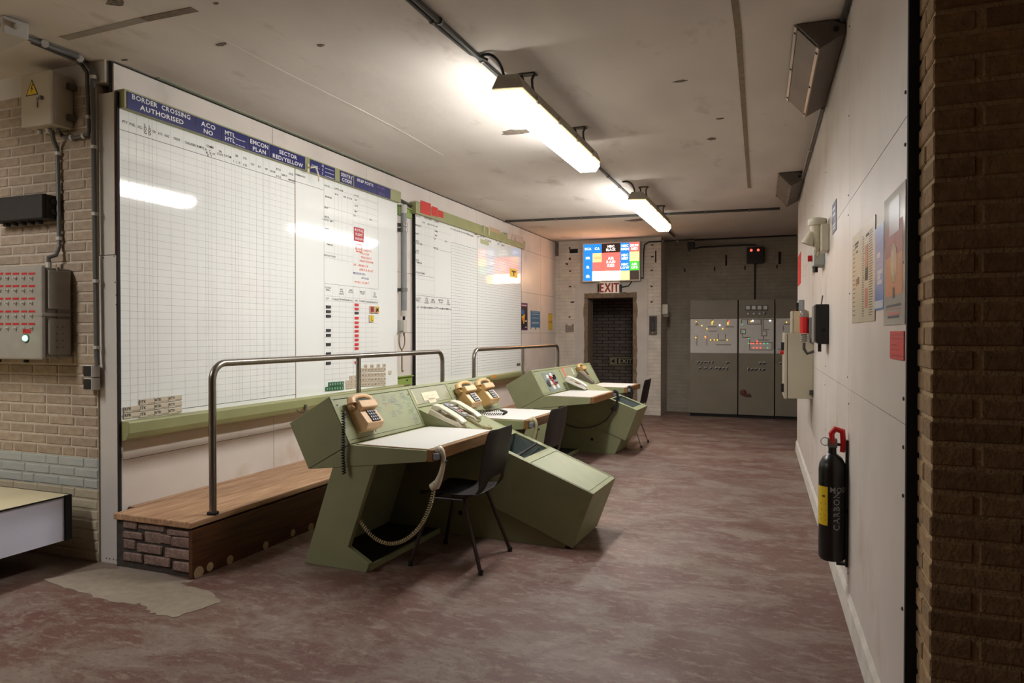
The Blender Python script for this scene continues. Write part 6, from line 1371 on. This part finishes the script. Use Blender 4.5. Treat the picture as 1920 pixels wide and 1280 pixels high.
# cream cabinet
def rbox(name, label, cat, px_wall, py_top, py_bot, px_out, depth, mat, group=None):
    P = rw(px_wall, py_bot); T_ = rw(px_wall, py_top); out = at(px_out, py_bot, y=P.y); pr = P.x - out.x
    t = thing(name, label, cat, m=frame(P + Vector((-.001, 0, 0)), (-RWS, -1, 0), (0, 0, 1)), group=group); return t, T_.z - P.z, pr
t, H_, pr = rbox('wall_cabinet', 'large cream steel cabinet mounted on the right wall', 'cabinet', 1525, 625, 748, 1470, .5, CREAMBOX)
MB().box(-.5, 0, 0, H_, 0, pr - .03).build('body', CREAMBOX, t, .004); dr = MB().box(-.505, .004, -.004, H_ + .004, pr - .026, pr).build('door', CREAMBOX, t, .006)
for v in (.16, .8): MB().box(-.46, -.02, H_ * v - .03, H_ * v + .03, pr, pr + .022).build('hinge_block', BLACK, dr) if False else MB().box(-.06, .0, H_ * v - .035, H_ * v + .035, pr, pr + .024).build('latch', BLACK, dr)
MB().cyl((-.1, H_ * .7, pr), (-.1, H_ * .7, pr + .03), .016, 10).build('red_knob', REDPLASTIC, dr)
for v in (.1, .9): MB().box(0, .02, H_ * v - .02, H_ * v + .02, .0, .03).build('wall_lug', STEELDK, t)
t, H_, pr = rbox('small_box', 'narrow cream box on the wall above the large cabinet', 'box', 1517, 583, 624, 1484, .2, CREAMBOX); MB().box(-.3, 0, 0, H_, 0.0, pr - .02).build('body', M('tan_box', (190, 172, 138), .5, var=.04), t, .004); MB().box(-.3, .002, -.002, H_ + .002, pr - .018, pr).build('lid', CREAMBOX, t, .004)
t, H_, pr = rbox('alarm_beacon', 'red alarm beacon with clear dome on the right wall', 'beacon', 1530, 590, 640, 1507, .2, CREAMBOX)
MB().box(-.1, 0, .02, H_ - .02, 0, .05).build('base_plate', M('mid_grey_cast', (110, 108, 106), .5), t, .004)
MB().lathe([(.034, .0), (.034, H_ * .62)], 16).build('red_body', REDPLASTIC, t, smooth=True).matrix_local = Matrix.Translation((-.05, H_ * .3, .085)) @ Matrix.Rotation(R(-90), 4, 'X')
MB().lathe([(.036, 0), (.036, .02), (.026, .05), (.008, .062)], 16).build('clear_dome', M('smoked_dome', (130, 116, 108), .15), t, smooth=True).matrix_local = Matrix.Translation((-.05, H_ * .92, .085)) @ Matrix.Rotation(R(-90), 4, 'X')
for i in range(4): MB().lathe([(.022, 0), (.026, .006), (.022, .012)], 12).build('spring_ring', STEEL, t).matrix_local = Matrix.Translation((-.05, H_ * (.22 - .075 * i), .085)) @ Matrix.Rotation(R(-90), 4, 'X')
MB().tube([(-.05, -.01, .085), (-.05, -.06, .085), (-.05, -.1, .06), (-.05, -.08, .01)], .012, 8).build('cable', STEELDK, t, smooth=True)
t, H_, pr = rbox('black_wall_box', 'black box with chamfered foot on the right wall', 'box', 1554.5, 570, 645, 1529, .2, BLACK)
k = MB(Matrix(((0, 0, 1, 0), (0, 1, 0, 0), (1, 0, 0, 0), (0, 0, 0, 1)))); k.prism([(.002, 0), (pr * .7, 0), (pr, H_ * .1), (pr, H_), (.002, H_)], -.2, 0, 'z'); k.build('casing', BLACK, t, .004)
MB().box(-.2, -.004, H_ * .04, H_ * .96, pr, pr + .01).build('front_plate', M('mid_grey_front', (120, 116, 110), .5), t); MB().lathe([(.012, 0), (.012, .003)], 12).build('socket', BLACKGAP, t).matrix_local = Matrix.Translation((.001, H_ * .35, pr * .4)) @ Matrix.Rotation(R(90), 4, 'Y'); MB().cyl((-.08, H_, pr * .5), (-.08, H_ + .06, pr * .4), .004, 6).build('aerial_wire', STEELDK, t); MB().box(-.09, -.06, -.05, 0, .04, .06).build('plug', BLACK, t)
t, H_, pr = rbox('switch_unit', 'tall grey unit of small switches far along the right wall', 'switch panel', 1508, 562, 626, 1500, .2, PALEGREY)
MB().box(-.4, 0, 0, H_, 0, .05).build('panel', M('grey_switch_panel', (150, 152, 150), .5), t, .003)
for i in range(5):
    for j in range(2): MB().box(-.3 + j * .18, -.22 + j * .18, H_ * (.1 + .17 * i), H_ * (.1 + .17 * i) + .05, .05, .075).build('switch', REDPLASTIC if (i + j) % 3 == 0 else BLACK, t)
# cream wall phone
t, H_, pr = rbox('wall_telephone', 'cream weatherproof telephone on a grey plate on the right wall', 'telephone', 1556, 400, 480, 1528, .2, CREAM)
MB().box(-.62, -.36, -.02, H_ - .06, 0, .07).build('back_plate', M('pale_grey_plate', (160, 164, 156), .5, var=.04), t, .004)
MB().cyl((-.52, .04, .07), (-.52, .04, .1), .022, 10).build('red_button', REDPLASTIC, t); MB().cyl((-.52, -.02, .05), (-.52, -.06, .05), .018, 10).build('gland', BLACK, t); MB().cyl((-.4, H_ * .75, .07), (-.4, H_ * .75, .09), .02, 10).build('knob', BLACK, t)
MB().box(-.2, -.03, .04, H_ - .06, 0, .05).build('mount', CREAM, t, .008)
MB().tube([(-.11, H_ - .03, .06), (-.11, H_ - .05, .075)], [.05, .052], 16).build('cap', CREAM, t, smooth=True); MB().lathe([(.056, 0), (.06, .015), (.058, .04), (.03, .05)], 18).build('earpiece_cap', CREAM, t, smooth=True).matrix_local = Matrix.Translation((-.11, H_ - .06, .065)) @ Matrix.Rotation(R(-90), 4, 'X')
MB().tube([(-.11, H_ - .06, .07), (-.11, H_ * .5, .075), (-.11, .06, .06)], [.044, .034, .03], 12).build('handset', CREAM, t, smooth=True); MB().tube([(-.1, H_ * .62, .1), (-.1, H_ * .34, .13)], [.022, .04], 14).build('horn', CREAM, t, smooth=True)
MB().tube([(-.11, .06, .05), (-.11, -.0, .07), (-.06, .02, .08), (-.05, .1, .07)], .006, 6).build('cord', CREAMDK, t, smooth=True)
t, H_, pr = rbox('tag_label', 'small buff tag hanging under the cream telephone', 'tag', 1527.5, 489, 514, 1523, .1, PAPER); MB().box(-.1, 0, 0, H_, .01, .014).build('tag', M('buff_tag', (196, 178, 140), .6), t)

for o in bpy.data.objects:
    if o.name.split('.')[0] in ('column_headings', 'grid_lines', 'ruled_lines', 'mimic_lines', 'red_marker_notes', 'blue_marker_notes', 'handwritten_notes', 'printed_text_lines', 'printed_lines', 'key_legends', 'faint_lettering', 'label_print'): o['kind'] = 'stuff'
for n_ in ('amber_lamp', 'red_lamp', 'green_indicator', 'white_lamp', 'green_lamp', 'lit_sign_lettering', 'red_sign_lettering', 'yellowed_diffuser_rim', 'ivory_sign'):
    if n_ in MATS: MATS[n_].cycles.emission_sampling = 'NONE'
